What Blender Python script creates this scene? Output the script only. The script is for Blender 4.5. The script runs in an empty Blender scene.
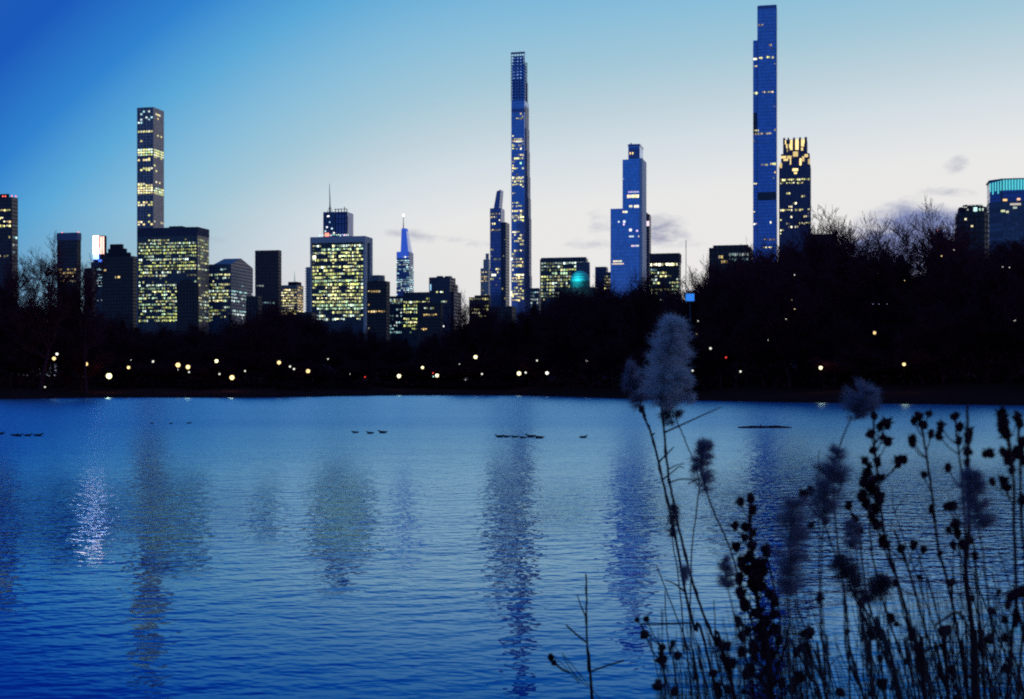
import bpy, math, random
from mathutils import Vector, Matrix, noise as mnoise
R = math.radians
sc = bpy.context.scene
COL = sc.collection
F, CX, HY, CH = 1422.0, 512.0, 385.0, 3.0      # focal length in pixels, centre column, horizon row, eye height over water
PHI = R(13)                                     # the street grid's yaw

def P(px, py, d):
    return Vector(((px - CX) / F * d, d, CH - (py - HY) / F * d))
def zat(py, d): return CH - (py - HY) / F * d

# ------------------------------------------------------------------ helpers
class MB:
    def __init__(s): s.v = []; s.f = []; s.c = []
    def box(s, x0, x1, y0, y1, z0, z1):
        n = len(s.v)
        s.v += [(x0,y0,z0),(x1,y0,z0),(x1,y1,z0),(x0,y1,z0),(x0,y0,z1),(x1,y0,z1),(x1,y1,z1),(x0,y1,z1)]
        s.f += [(n,n+3,n+2,n+1),(n+4,n+5,n+6,n+7),(n,n+1,n+5,n+4),(n+1,n+2,n+6,n+5),(n+2,n+3,n+7,n+6),(n+3,n,n+4,n+7)]
    def prism(s, pts, z0, z1, top=None):
        n = len(s.v); k = len(pts); top = top or pts
        s.v += [(x,y,z0) for x,y in pts] + [(x,y,z1) for x,y in top]
        s.f += [tuple(range(n+k-1, n-1, -1)), tuple(range(n+k, n+2*k))]
        s.f += [(n+i, n+(i+1)%k, n+k+(i+1)%k, n+k+i) for i in range(k)]
    def tube(s, pts, rad, seg=6, cap=True):
        n = len(s.v); pts = [Vector(p) for p in pts]; k = len(pts)
        for i, p in enumerate(pts):
            t = (pts[min(i+1,k-1)] - pts[max(i-1,0)]).normalized()
            a = t.cross(Vector((0.13,1,0.07)) if abs(t.y) < .9 else Vector((1,0,0))).normalized(); b = t.cross(a)
            r = rad[i] if isinstance(rad, (list,tuple)) else rad
            for j in range(seg):
                q = 2*math.pi*j/seg
                s.v.append(tuple(p + a*(r*math.cos(q)) + b*(r*math.sin(q))))
        for i in range(k-1):
            for j in range(seg):
                s.f.append((n+i*seg+j, n+i*seg+(j+1)%seg, n+(i+1)*seg+(j+1)%seg, n+(i+1)*seg+j))
        if cap:
            s.f.append(tuple(range(n+seg-1, n-1, -1))); s.f.append(tuple(range(n+(k-1)*seg, n+k*seg)))
    def sphere(s, c, rx, ry=None, rz=None, nu=8, nv=6, jit=0, rnd=None):
        ry = ry or rx; rz = rz or rx; n = len(s.v)
        s.v.append((c[0],c[1],c[2]-rz))
        for i in range(1, nv):
            a = math.pi*i/nv - math.pi/2
            for j in range(nu):
                b = 2*math.pi*j/nu; k = 1 + (rnd.uniform(-jit,jit) if rnd else 0)
                s.v.append((c[0]+rx*k*math.cos(a)*math.cos(b), c[1]+ry*k*math.cos(a)*math.sin(b), c[2]+rz*k*math.sin(a)))
        s.v.append((c[0],c[1],c[2]+rz)); m = len(s.v)-1
        for j in range(nu):
            s.f.append((n, n+1+(j+1)%nu, n+1+j)); s.f.append((m, m-nu+j, m-nu+(j+1)%nu))
        for i in range(nv-2):
            for j in range(nu):
                a = n+1+i*nu+j; b = n+1+i*nu+(j+1)%nu
                s.f.append((a, b, b+nu, a+nu))
    def tri(s, a, b, c):
        n = len(s.v); s.v += [tuple(a),tuple(b),tuple(c)]; s.f.append((n,n+1,n+2))
    def mesh(s, name, mat, smooth=False):
        me = bpy.data.meshes.new(name); me.from_pydata(s.v, [], s.f); me.materials.append(mat)
        if smooth: me.polygons.foreach_set('use_smooth', [True]*len(me.polygons))
        if s.c:
            at = me.color_attributes.new('wcol', 'FLOAT_COLOR', 'CORNER')
            buf = []
            for p, c in zip(me.polygons, s.c): buf += list(c) * p.loop_total
            at.data.foreach_set('color', buf)
        me.update(); return me
    def build(s, name, mat, parent=None, smooth=False):
        return link(name, s.mesh(name, mat, smooth), parent)
def link(name, data, parent=None):
    o = bpy.data.objects.new(name, data); COL.objects.link(o)
    if parent: o.parent = parent
    return o
def tag(o, label=None, cat=None, group=None, kind=None):
    if label: o['label'] = label
    if cat: o['category'] = cat
    if group: o['group'] = group
    if kind: o['kind'] = kind
    return o
def empty(name, loc=(0,0,0), rz=0):
    o = bpy.data.objects.new(name, None); COL.objects.link(o); o.location = loc; o.rotation_euler = (0,0,rz); return o

# ------------------------------------------------------------------ node helpers
class NT:
    def __init__(s, tree): s.t = tree; s.n = tree.nodes; s.l = tree.links
    def put(s, sock, v):
        if isinstance(v, bpy.types.NodeSocket): s.l.new(v, sock)
        else: sock.default_value = v
    def m(s, op, a, b=0.0, c=None, clamp=False):
        n = s.n.new('ShaderNodeMath'); n.operation = op; n.use_clamp = clamp
        s.put(n.inputs[0], a); s.put(n.inputs[1], b)
        if c is not None: s.put(n.inputs[2], c)
        return n.outputs[0]
    def mix(s, f, a, b, mode='MIX'):
        n = s.n.new('ShaderNodeMix'); n.data_type = 'RGBA'; n.blend_type = mode
        s.put(n.inputs[0], f); s.put(n.inputs[6], a); s.put(n.inputs[7], b); return n.outputs[2]
    def noise(s, vec, scale, detail=2, rough=.5, out=0):
        n = s.n.new('ShaderNodeTexNoise'); s.put(n.inputs['Vector'], vec)
        n.inputs['Scale'].default_value = scale; n.inputs['Detail'].default_value = detail; n.inputs['Roughness'].default_value = rough
        return n.outputs[out]
    def sep(s, v):
        n = s.n.new('ShaderNodeSeparateXYZ'); s.l.new(v, n.inputs[0]); return n.outputs
    def comb(s, x, y, z):
        n = s.n.new('ShaderNodeCombineXYZ')
        for i, q in enumerate((x,y,z)): s.put(n.inputs[i], q)
        return n.outputs[0]
    def ramp(s, f, stops, interp='LINEAR'):
        n = s.n.new('ShaderNodeValToRGB'); n.color_ramp.interpolation = interp; e = n.color_ramp.elements
        while len(e) < len(stops): e.new(.5)
        for x, (p, c) in zip(e, stops): x.position = p; x.color = (*c, 1)
        s.put(n.inputs[0], f); return n.outputs[0]
def lin(r, g, b):
    return tuple(((x/255)/12.92 if x <= 10 else ((x/255+.055)/1.055)**2.4) for x in (r,g,b))
def newmat(name):
    m = bpy.data.materials.new(name); m.use_nodes = True; T = NT(m.node_tree)
    return m, T, T.n['Principled BSDF']
def plain(name, col, rough=.8, var=.3, scale=3.0, spec=.3, metal=0.0):
    m, T, b = newmat(name)
    tc = T.n.new('ShaderNodeTexCoord').outputs['Object']
    nz = T.noise(tc, scale, 4)
    c = T.mix(nz, (*[x*(1-var) for x in col],1), (*[x*(1+var) for x in col],1))
    T.put(b.inputs['Base Color'], c); b.inputs['Roughness'].default_value = rough
    b.inputs['Specular IOR Level'].default_value = spec; b.inputs['Metallic'].default_value = metal
    return m
def glow(name, col, strength, sample=False):
    m, T, b = newmat(name)
    b.inputs['Base Color'].default_value = (.1,.1,.1,1)
    b.inputs['Emission Color'].default_value = (*col,1); b.inputs['Emission Strength'].default_value = strength
    m.cycles.emission_sampling = 'FRONT_BACK' if sample else 'NONE'
    return m

# ------------------------------------------------------------------ world
def make_world():
    w = bpy.data.worlds.new('World'); sc.world = w; w.use_nodes = True
    T = NT(w.node_tree); T.n.clear()
    d = T.sep(T.n.new('ShaderNodeTexCoord').outputs['Generated'])
    L = T.m('SQRT', T.m('ADD', T.m('MULTIPLY', d[0], d[0]), T.m('ADD', T.m('MULTIPLY', d[1], d[1]), 1e-5)))
    u = T.m('DIVIDE', d[0], L); ca = T.m('DIVIDE', d[1], L)
    v = T.m('MINIMUM', T.m('MAXIMUM', T.m('DIVIDE', d[2], L), 0.0), 3.0)
    # s grows away from the afterglow in the west-south-west (right of the frame): upwards, to the east and behind
    g = T.m('ADD', T.m('MULTIPLY', u, .766), T.m('MULTIPLY', ca, .643))
    ul = T.m('MINIMUM', u, 0.0)
    f = T.m('ADD', T.m('MULTIPLY', T.m('SUBTRACT', .64, g), .6), T.m('MINIMUM', T.m('MULTIPLY', T.m('MULTIPLY', ul, ul), 5.4), .9))
    s = T.m('ADD', T.m('ADD', T.m('DIVIDE', v, .27), f), T.m('MULTIPLY', T.m('MAXIMUM', T.m('MULTIPLY', ca, -1.0), 0.0), .5))
    t = T.m('DIVIDE', T.m('ADD', s, 0.7), 5.7, clamp=True)
    k = lambda x: (x+.7)/5.7
    col = T.ramp(t, [(k(-.7), lin(232,226,222)), (k(.1), lin(236,232,230)), (k(.44), lin(232,232,231)), (k(.58), lin(211,221,228)), (k(.68), lin(190,210,220)), (k(.80), lin(162,199,216)),
                     (k(.93), lin(138,190,218)), (k(1.14), lin(90,168,216)), (k(1.34), lin(46,130,207)), (k(1.6), lin(22,88,186)), (k(2.1), lin(34,94,180)), (k(3.0), lin(62,116,186)), (1, lin(64,112,180))])
    # dusky violet band low in the east and a rosy tint right on the horizon
    low = T.m('MULTIPLY', T.m('SUBTRACT', 1.0, T.m('DIVIDE', v, .12), clamp=True), T.m('MULTIPLY', T.m('SUBTRACT', 0.02, u), 3.0, clamp=True))
    col = T.mix(T.m('MULTIPLY', low, .8), col, (*lin(92,118,158),1))
    rosy = T.m('MULTIPLY', T.m('SUBTRACT', 1.0, T.m('DIVIDE', v, .06), clamp=True), .25)
    col = T.mix(rosy, col, (*lin(214,200,214),1))
    # small torn dusk clouds low over the city
    sv = T.comb(T.m('MULTIPLY', u, 1.0), T.m('MULTIPLY', v, 2.2), 0)
    n1 = T.noise(sv, 42, 8, .66); n2 = T.noise(sv, 9, 3)
    def blobs(lst):
        tot = None
        for (px, py, sx, sy, a) in lst:
            cu = math.sin(math.atan((px-CX)/F)); cv = (HY-py)/F*math.cos(math.atan((px-CX)/F))
            tilt = -.12 if sx > 2.5*sy else 0
            du = T.m('SUBTRACT', u, cu)
            dv = T.m('ADD', T.m('SUBTRACT', v, cv), T.m('MULTIPLY', du, -tilt))
            du = T.m('DIVIDE', du, sx/F); dv = T.m('DIVIDE', dv, sy/F)
            g = T.m('MULTIPLY', T.m('EXPONENT', T.m('MULTIPLY', T.m('ADD', T.m('MULTIPLY', du, du), T.m('MULTIPLY', dv, dv)), -.8)), a)
            tot = g if tot is None else T.m('ADD', tot, g)
        return tot
    tot = blobs([(660,230,24,15,1.15),(600,222,15,15,.6),(598,246,20,5,.45),(690,243,30,5,.4),(575,243,14,6,.5),(415,236,22,7,.8),(395,234,12,5,.4),
                                (470,243,24,5,.55),(945,191,30,5,.75),(908,197,14,5,.4),(960,166,13,8,.62),(955,163,8,10,.4),(905,210,24,6,.6),
                                (1010,205,22,5,.3),(210,238,20,5,.45),(205,243,9,8,.3)])
    blue = blobs([(930,226,46,17,1.7),(885,247,40,14,1.2),(905,264,60,14,1.1),(855,262,30,10,.8)])
    dens = T.m('MULTIPLY', T.m('SUBTRACT', T.m('MULTIPLY', tot, T.m('ADD', T.m('MULTIPLY', n1, 3.6), -.95)), .26), 1.0, clamp=True)
    dens = T.m('MULTIPLY', T.m('MULTIPLY', dens, T.m('GREATER_THAN', ca, 0)), .85)
    col = T.mix(dens, col, (*lin(146,150,178),1))
    bd = T.m('MULTIPLY', T.m('SUBTRACT', T.m('MULTIPLY', blue, T.m('ADD', T.m('MULTIPLY', n1, 2.2), -.1)), .3, clamp=True), .85)
    col = T.mix(T.m('MULTIPLY', bd, T.m('GREATER_THAN', ca, 0)), col, (*lin(82,102,166),1))
    sky = T.n.new('ShaderNodeTexSky'); sky.sky_type = 'NISHITA'; sky.sun_disc = False
    sky.sun_elevation = R(-2.5) if False else R(1.0); sky.sun_rotation = R(70)
    bg = T.n.new('ShaderNodeBackground'); T.put(bg.inputs[0], col); bg.inputs[1].default_value = 1.0
    bg2 = T.n.new('ShaderNodeBackground'); T.put(bg2.inputs[0], sky.outputs[0]); bg2.inputs[1].default_value = .004
    add = T.n.new('ShaderNodeAddShader'); T.l.new(bg.outputs[0], add.inputs[0]); T.l.new(bg2.outputs[0], add.inputs[1])
    out = T.n.new('ShaderNodeOutputWorld'); T.l.new(add.outputs[0], out.inputs[0])
    w.cycles.sampling_method = 'AUTOMATIC'
    su = bpy.data.lights.new('sun', 'SUN'); su.energy = .012; su.angle = R(12); su.color = (1,.72,.6)
    so = link('sun', su); so.rotation_euler = Vector((-math.sin(R(70)), -math.cos(R(70)), -.03)).to_track_quat('-Z','Y').to_euler()
make_world()

# ------------------------------------------------------------------ camera
cam = bpy.data.cameras.new('camera'); co = link('camera', cam); co.location = (0,0,CH); co.rotation_euler = (R(90),0,0)
cam.sensor_width = 36; cam.lens = 36*F/1024; cam.shift_y = (HY-349.5)/1024; cam.clip_start = .1; cam.clip_end = 30000
cam.dof.use_dof = True; cam.dof.focus_distance = 13; cam.dof.aperture_fstop = 6.3
sc.camera = co
sc.view_settings.view_transform = 'Standard'; sc.view_settings.look = 'None'; sc.view_settings.exposure = 0; sc.view_settings.gamma = 1
sc.render.engine = 'CYCLES'; sc.cycles.use_denoising = False; sc.cycles.max_bounces = 5; sc.cycles.diffuse_bounces = 2; sc.cycles.glossy_bounces = 3
sc.cycles.transparent_max_bounces = 8; sc.cycles.caustics_reflective = False; sc.cycles.caustics_refractive = False; sc.cycles.filter_width = 1.9
sc.cycles.use_light_tree = True

# ------------------------------------------------------------------ terrain & water
SH = [(-500,401),(0,399.3),(109,397.6),(256,397.8),(330,396.4),(400,395.4),(500,395.2),(560,396.4),(640,399.2),(736,401.5),(860,403.4),(1024,405.5),(1500,410)]
def shore(px):
    for (a,ya),(b,yb) in zip(SH, SH[1:]):
        if a <= px <= b or (px < SH[0][0]) or (b == SH[-1][0] and px > b):
            y = ya + (yb-ya)*min(max((px-a)/(b-a),0),1); return CH*F/(y-HY)
    return 300
def terr(px, d):
    e = d - shore(px)
    if e < 0: return -1.0
    right = min(max((px-640)/250, 0), 1)
    left = min(max((300-px)/300, 0), 1)
    z = .45*min(e/2,1) + 2.2*min(e/60,1) + (2.2+5*right+1.0*left)*min(max(e-10,0)/120,1)
    return z + .5*mnoise.noise(Vector((px/60, e/25, 0)))*min(e/8,1)
def make_ground():
    cols = list(range(-700, 1730, 18)); es = [0,1,2,4,7,11,16,22,30,40,52,66,85,110,140,180,230,300,420,600,900,1400,2200,3500,6000,12000,20000]
    b = MB()
    for px in cols:
        s0 = shore(px) + 2.5*mnoise.noise(Vector((px/35,3,1)))
        b.v.append(((px-CX)/F*(s0-2), s0-2, -1))
        for e in es:
            d = s0+e; z = terr(px, shore(px)+max(e,.01)) if e < 900 else terr(px, shore(px)+900)
            if e == 0: z = .02
            b.v.append(((px-CX)/F*d, d, z))
    n = len(es)+1
    for i in range(len(cols)-1):
        for j in range(n-1):
            b.f.append((i*n+j, (i+1)*n+j, (i+1)*n+j+1, i*n+j+1))
    m, T, bs = newmat('winter_lawn')
    tc = T.n.new('ShaderNodeTexCoord').outputs['Object']
    c = T.mix(T.noise(tc, .15, 6, .7), (.025,.008,.010,1), (.05,.015,.016,1))
    T.put(bs.inputs['Base Color'], c); bs.inputs['Roughness'].default_value = 1; bs.inputs['Specular IOR Level'].default_value = 0
    tag(b.build('far_bank_ground', m, smooth=True), kind='structure')
    # near bank under the photographer
    b = MB(); nx, ny = 40, 24
    for i in range(nx+1):
        for j in range(ny+1):
            x = -60 + 120*i/nx; y = -18 + 26*j/ny
            z = 1.3 if y < 1.5 else 1.3 - 1.75*((y-1.5)/6.5)**.9
            z += .06*mnoise.noise(Vector((x*.7, y*.9, 0)))
            b.v.append((x,y,z))
    for i in range(nx):
        for j in range(ny): b.f.append((i*(ny+1)+j, (i+1)*(ny+1)+j, (i+1)*(ny+1)+j+1, i*(ny+1)+j+1))
    tag(b.build('near_bank_ground', m, smooth=True), kind='structure')
make_ground()

def make_water():
    g = bpy.data.node_groups.new('ripple_height', 'ShaderNodeTree')
    g.interface.new_socket('Vector', in_out='INPUT', socket_type='NodeSocketVector')
    g.interface.new_socket('Height', in_out='OUTPUT', socket_type='NodeSocketFloat')
    T = NT(g); gi = T.n.new('NodeGroupInput'); go = T.n.new('NodeGroupOutput')
    p = T.sep(gi.outputs[0])
    warp = T.comb(T.m('MULTIPLY', p[0], .85), T.m('ADD', p[1], T.m('MULTIPLY', p[0], .12)), 0)
    warp2 = T.comb(T.m('MULTIPLY', p[0], .72), T.m('SUBTRACT', p[1], T.m('MULTIPLY', p[0], .2)), 3.3)
    h = T.m('MULTIPLY', T.noise(warp, 6.5, 1.0, .4), .024)
    h = T.m('ADD', h, T.m('MULTIPLY', T.noise(warp2, 2.2, 1, .4), .062))
    h = T.m('ADD', h, T.m('MULTIPLY', T.noise(warp2, .30, 0, .5), .04))
    T.l.new(h, go.inputs[0])
    m, T, bs = newmat('lake_water')
    pos = T.n.new('ShaderNodeTexCoord').outputs['Object']; q = T.sep(pos)
    e = .03
    def H(v):
        n = T.n.new('ShaderNodeGroup'); n.node_tree = g; T.l.new(v, n.inputs[0]); return n.outputs[0]
    h0 = H(pos); hx = H(T.comb(T.m('ADD', q[0], e), q[1], 0)); hy = H(T.comb(q[0], T.m('ADD', q[1], e), 0))
    # wind patches; the lake is calmer close to the banks
    patch = T.noise(T.comb(T.m('MULTIPLY', q[0], .4), q[1], 0), .06, 3, .6)
    dist = T.m('SQRT', T.m('ADD', T.m('MULTIPLY', q[0], q[0]), T.m('MULTIPLY', q[1], q[1])))
    mr = T.n.new('ShaderNodeMapRange'); T.put(mr.inputs[0], dist)
    for i, x in enumerate((13, 38, .36, 1.0)): mr.inputs[1+i].default_value = x
    mr.interpolation_type = 'SMOOTHSTEP'
    A = T.m('MULTIPLY', T.m('ADD', .25, T.m('MULTIPLY', patch, 1.5)), mr.outputs[0])
    A = T.m('MULTIPLY', A, -WAVE/e)
    sx = T.m('MULTIPLY', T.m('MULTIPLY', T.m('SUBTRACT', hx, h0), A), .75); sy = T.m('MULTIPLY', T.m('SUBTRACT', hy, h0), A)
    ux = T.m('DIVIDE', q[0], dist); uy = T.m('DIVIDE', q[1], dist)
    exc = T.m('MAXIMUM', T.m('SUBTRACT', T.m('ADD', T.m('MULTIPLY', sx, ux), T.m('MULTIPLY', sy, uy)), T.m('DIVIDE', .22, dist)), 0.0)
    sx = T.m('SUBTRACT', sx, T.m('MULTIPLY', exc, ux)); sy = T.m('SUBTRACT', sy, T.m('MULTIPLY', exc, uy))
    # wind rises towards the open lake: ripples too small to draw one by one, their steep faces turned to this bank
    mf = T.n.new('ShaderNodeMapRange'); T.put(mf.inputs[0], dist); mf.interpolation_type = 'SMOOTHSTEP'
    for i, x in enumerate((20, 78, 0, 1)): mf.inputs[1+i].default_value = x
    keep = T.m('SUBTRACT', 1.0, T.m('MULTIPLY', mf.outputs[0], .4))
    tl = T.m('DIVIDE', T.m('MULTIPLY', mf.outputs[0], .055), dist)
    sx = T.m('SUBTRACT', T.m('MULTIPLY', sx, keep), T.m('MULTIPLY', tl, q[0])); sy = T.m('SUBTRACT', T.m('MULTIPLY', sy, keep), T.m('MULTIPLY', tl, q[1]))
    nrm = T.n.new('ShaderNodeVectorMath'); nrm.operation = 'NORMALIZE'; T.l.new(T.comb(sx, sy, 1.0), nrm.inputs[0])
    mr2 = T.n.new('ShaderNodeMapRange'); T.put(mr2.inputs[0], dist)
    for i, x in enumerate((25, 110, .04, .24)): mr2.inputs[1+i].default_value = x
    fr = T.n.new('ShaderNodeFresnel'); fr.inputs[0].default_value = 1.55; T.l.new(nrm.outputs[0], fr.inputs[1])
    tint = T.ramp(fr.outputs[0], [(0, (.03,.28,.90)), (.30, (.05,.40,1.0)), (.50, (.42,.77,1.0)), (1, (.46,.80,1.0))])
    gl = T.n.new('ShaderNodeBsdfGlossy'); gl.distribution = 'MULTI_GGX'; T.put(gl.inputs['Color'], tint); T.put(gl.inputs['Roughness'], mr2.outputs[0]); T.l.new(nrm.outputs[0], gl.inputs['Normal'])
    df = T.n.new('ShaderNodeBsdfDiffuse'); df.inputs[0].default_value = (.002,.020,.20,1)
    mx = T.n.new('ShaderNodeMixShader'); T.l.new(fr.outputs[0], mx.inputs[0]); T.l.new(df.outputs[0], mx.inputs[1]); T.l.new(gl.outputs[0], mx.inputs[2])
    T.l.new(mx.outputs[0], T.n['Material Output'].inputs[0]); T.n.remove(bs)
    b = MB(); b.v = [(-9000,2,0),(9000,2,0),(9000,2000,0),(-9000,2000,0)]; b.f = [(0,1,2,3)]
    tag(b.build('lake_water', m), kind='structure')
WAVE = .95
make_water()

# ------------------------------------------------------------------ facade materials and windows
def facade(name, wall, glass, fh=3.9, bw=3.0, fz=.35, fx=.3, grough=.25, metal=.0, wrough=.7):
    m, T, b = newmat(name)
    q = T.sep(T.n.new('ShaderNodeTexCoord').outputs['Object'])
    a = T.m('FRACT', T.m('DIVIDE', q[2], fh)); c = T.m('FRACT', T.m('DIVIDE', T.m('ADD', q[0], q[1]), bw))
    isw = T.m('MAXIMUM', T.m('LESS_THAN', a, fz), T.m('LESS_THAN', c, fx))
    cell = T.comb(T.m('FLOOR', T.m('DIVIDE', T.m('ADD', q[0], q[1]), bw)), 0, T.m('FLOOR', T.m('DIVIDE', q[2], fh)))
    wn = T.n.new('ShaderNodeTexWhiteNoise'); T.l.new(cell, wn.inputs['Vector'])
    dirt = T.noise(T.n.new('ShaderNodeTexCoord').outputs['Object'], .05, 4, .6)
    vr = .12 if metal > .6 else .4
    gl = T.mix(wn.outputs[0], (*[x*(1-vr) for x in glass],1), (*[x*(1+vr) for x in glass],1))
    wl = T.mix(dirt, (*[x*.75 for x in wall],1), (*[x*1.25 for x in wall],1))
    T.put(b.inputs['Base Color'], T.mix(isw, gl, wl))
    T.put(b.inputs['Roughness'], T.m('ADD', T.m('MULTIPLY', isw, wrough-grough), grough))
    T.put(b.inputs['Metallic'], T.m('MULTIPLY', T.m('SUBTRACT', 1.0, isw), metal))
    return m
def wmat():
    m, T, b = newmat('lit_window')
    at = T.n.new('ShaderNodeAttribute'); at.attribute_name = 'wcol'
    b.inputs['Base Color'].default_value = (.05,.05,.05,1)
    T.put(b.inputs['Emission Color'], at.outputs['Color']); b.inputs['Emission Strength'].default_value = 1.45
    m.cycles.emission_sampling = 'NONE'; return m
WM = wmat()
PAL = {'green': [(.66,.74,.20),(.82,.85,.34),(.5,.75,.45),(.9,.85,.4),(.75,.95,.8)], 'warm': [(1.0,.72,.26),(1.0,.85,.45),(.9,.6,.2)], 'yellow': [(.95,.88,.36),(.80,.82,.28),(1,.92,.6),(1,.78,.34)],
       'cool': [(.5,.85,.85),(.75,.9,.85),(.35,.65,.7)], 'white': [(.95,.95,.85),(.85,.95,.9)], 'blue': [(.1,.25,.9),(.2,.4,1)], 'mix': [(.62,.72,.25),(.9,.85,.4),(.55,.8,.7),(1,.75,.35)]}
NWIN = [0]
def put_windows(root, quads):
    """quads: (face, a0, a1, z0, z1, colour, W, D) in the building frame"""
    def add(mb, q):
        face, a0, a1, z0, z1, c, W, D = q; n = len(mb.v); t = .22
        if face == 'f': mb.box(a0,a1,D-t,D+.02,z0,z1)
        elif face == 'r': mb.box(W-.02,W+t,a0,a1,z0,z1)
        else: mb.box(W-t,W+.02,a0,a1,z0,z1)
        mb.c += [(*c,1)]*6
    big = sorted(quads, key=lambda q: -(q[2]-q[1])*(q[4]-q[3])*(q[5][0]+q[5][1]+q[5][2]))
    for q in big[:100]:
        mb = MB(); add(mb, q); mb.build('window', WM, root); NWIN[0] += 1
    if len(big) > 100:
        mb = MB()
        for q in big[100:]: add(mb, q)
        tag(mb.build('window', WM, root), kind='stuff')
def wingrid(rnd, face, a0, a1, z0, z1, fh, bw, p, pal, W, D, fw=.72, fhf=.55, br=1.0, band=None, coh=.6):
    """lit windows on a grid; whole stretches of a floor tend to be lit together"""
    out = []; nz = max(1, int((z1-z0)/fh)); nx = max(1, int(round((a1-a0)/bw))); b = (a1-a0)/nx
    for i in range(nz):
        zz = z0 + i*fh; fr = (zz-z0)/(z1-z0)
        pf = band(fr) if band else p
        pf = min(1, max(0, pf*rnd.uniform(1-coh, 1+coh)))
        on = rnd.random() < pf; fb = rnd.uniform(.5,1.15); cset = PAL[pal]; fc = rnd.choice(cset)
        for j in range(nx):
            if rnd.random() < .4: on = rnd.random() < pf
            if not on: continue
            c = fc if rnd.random() < .6 else rnd.choice(cset); k = br*fb*rnd.choice((.12,.3,.5,.8,1,1.3,1.9))
            w = b*fw; x = a0 + j*b + (b-w)/2
            hh = fhf*rnd.choice((.55,.8,1,1)); out.append((face, x, x+w*rnd.choice((.6,1,1,1)), zz+fh*(.25+fhf-hh), zz+fh*(.25+fhf), tuple(q*k for q in c), W, D))
    return out
class Bld:
    def __init__(s, name, label, d, pl, ps, pr=None, depth=None, cat='skyscraper', group=None, gz=4.0, pb=None):
        c, sn = math.cos(PHI), math.sin(PHI)
        Cx = (ps-CX)/F*d; Cy = d
        k = (pl-CX)/F; s.W = (Cx-k*Cy)/(c+k*sn)
        if pr is not None and pr > ps and sn-(pr-CX)/F*c > .01:
            k = (pr-CX)/F; s.D = (k*Cy-Cx)/(sn-k*c)
        else: s.D = depth or s.W*.8
        if depth: s.D = depth
        s.d = d; s.gz = gz; s.pl = pl; s.ps = ps
        s.root = empty(name, (Cx - s.W*c, Cy + s.W*sn, gz), -PHI)
        tag(s.root, label, cat, group)
    def z(s, py): return zat(py, s.d) - s.gz          # local height of a pixel row
    def x(s, px):                                     # local x of a pixel column on the front plane
        c, sn = math.cos(PHI), math.sin(PHI); k = (px-CX)/F
        Cx = (s.ps-CX)/F*s.d; t = (Cx-k*s.d)/(c+k*sn); return s.W - t
    def box(s, name, mat, px0, px1, y0, y1, ptop, pbot=None, parent=None):
        b = MB(); b.box(s.x(px0), s.x(px1), y0, y1, 0 if pbot is None else s.z(pbot), s.z(ptop)); return b.build(name, mat, parent or s.root)

M_dark = facade('dark_brick_facade', (.035,.018,.022), (.02,.02,.035), 3.5, 3.2, .45, .5)
M_brown = facade('brown_facade', (.05,.022,.03), (.015,.02,.05), 3.8, 2.4, .3, .3)
M_black = plain('roof_dark', (.03,.022,.035), .9)
M_grey = facade('grey_facade', (.14,.11,.16), (.03,.04,.08), 3.9, 3, .4, .3)
M_blue = facade('blue_glass_facade', (.16,.18,.36), (.20,.34,.68), 4.2, 1.8, .12, .1, .12, .75, .3)
M_blue2 = facade('bright_blue_glass_facade', (.25,.28,.50), (.22,.43,.80), 4.2, 2.6, .1, .08, .15, .8, .3)
M_navy = facade('navy_glass_facade', (.08,.09,.18), (.13,.17,.38), 4.0, 2.0, .18, .15, .15, .7, .4)
M_stone = facade('pale_stone_facade', (.42,.36,.40), (.06,.07,.1), 3.8, 3, .5, .45)
M_trav = plain('travertine', (.50,.42,.46), .7, .1, .02)
M_conc = facade('concrete_grid_facade', (.40,.31,.33), (.10,.09,.14), 3.96, 4.7, .22, .22, .2, .3)
M_strip = facade('striped_marble_facade', (.16,.14,.18), (.02,.022,.03), 400, 2.4, .001, .42)
M_dglass = facade('dark_glass_facade', (.04,.05,.08), (.03,.04,.07), 3.9, 1.6, .3, .15)
M_metal = plain('dark_metal', (.05,.05,.08), .5, .2, 1, .5, .6)
M_redl = glow('red_beacon', (1,.12,.08), 3.0)
M_whl = glow('white_beacon', (1,1,.95), 5.0)

def beacons(B, pts, mat, r=1.0):
    for (px, py) in pts:
        b = MB(); b.sphere((B.x(px), B.D*.3, B.z(py)), r, nu=6, nv=4); b.build('beacon', mat, B.root)

rb = random.Random(11)
# 1 brown slab with red roof lights
B = Bld('slab_tower', 'brown slab tower with bright window bands and red roof lights, nearest the bare elm', 1450, -16, 12, 18)
b = MB(); b.box(0,B.W,0,B.D,0,B.z(197)); b.build('wall', M_brown, B.root)
B.box('penthouse', M_black, -6, 6, 6, B.D-6, 193, 197.2)
beacons(B, [(1,195.5),(3.5,195.5),(10,195.5),(14,196)], M_redl, .7)
q = wingrid(rb,'f',B.x(-12),B.W-1,B.z(262),B.z(201),3.9,3,.2,'yellow',B.W,0,band=lambda f:1.0 if abs(f-.83)<.035 else (.55 if abs(f-.93)<.03 or abs(f-.66)<.02 else .14),br=.9)
q += wingrid(rb,'f',B.x(-12),B.W-1,B.z(228),B.z(223.5),3.9,3,1,'yellow',B.W,-.05,br=1.2,coh=.05)
q += wingrid(rb,'r',1,B.D-1,B.z(262),B.z(204),3.9,4,.25,'cool',B.W,0,br=.5)
put_windows(B.root, q)
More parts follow.
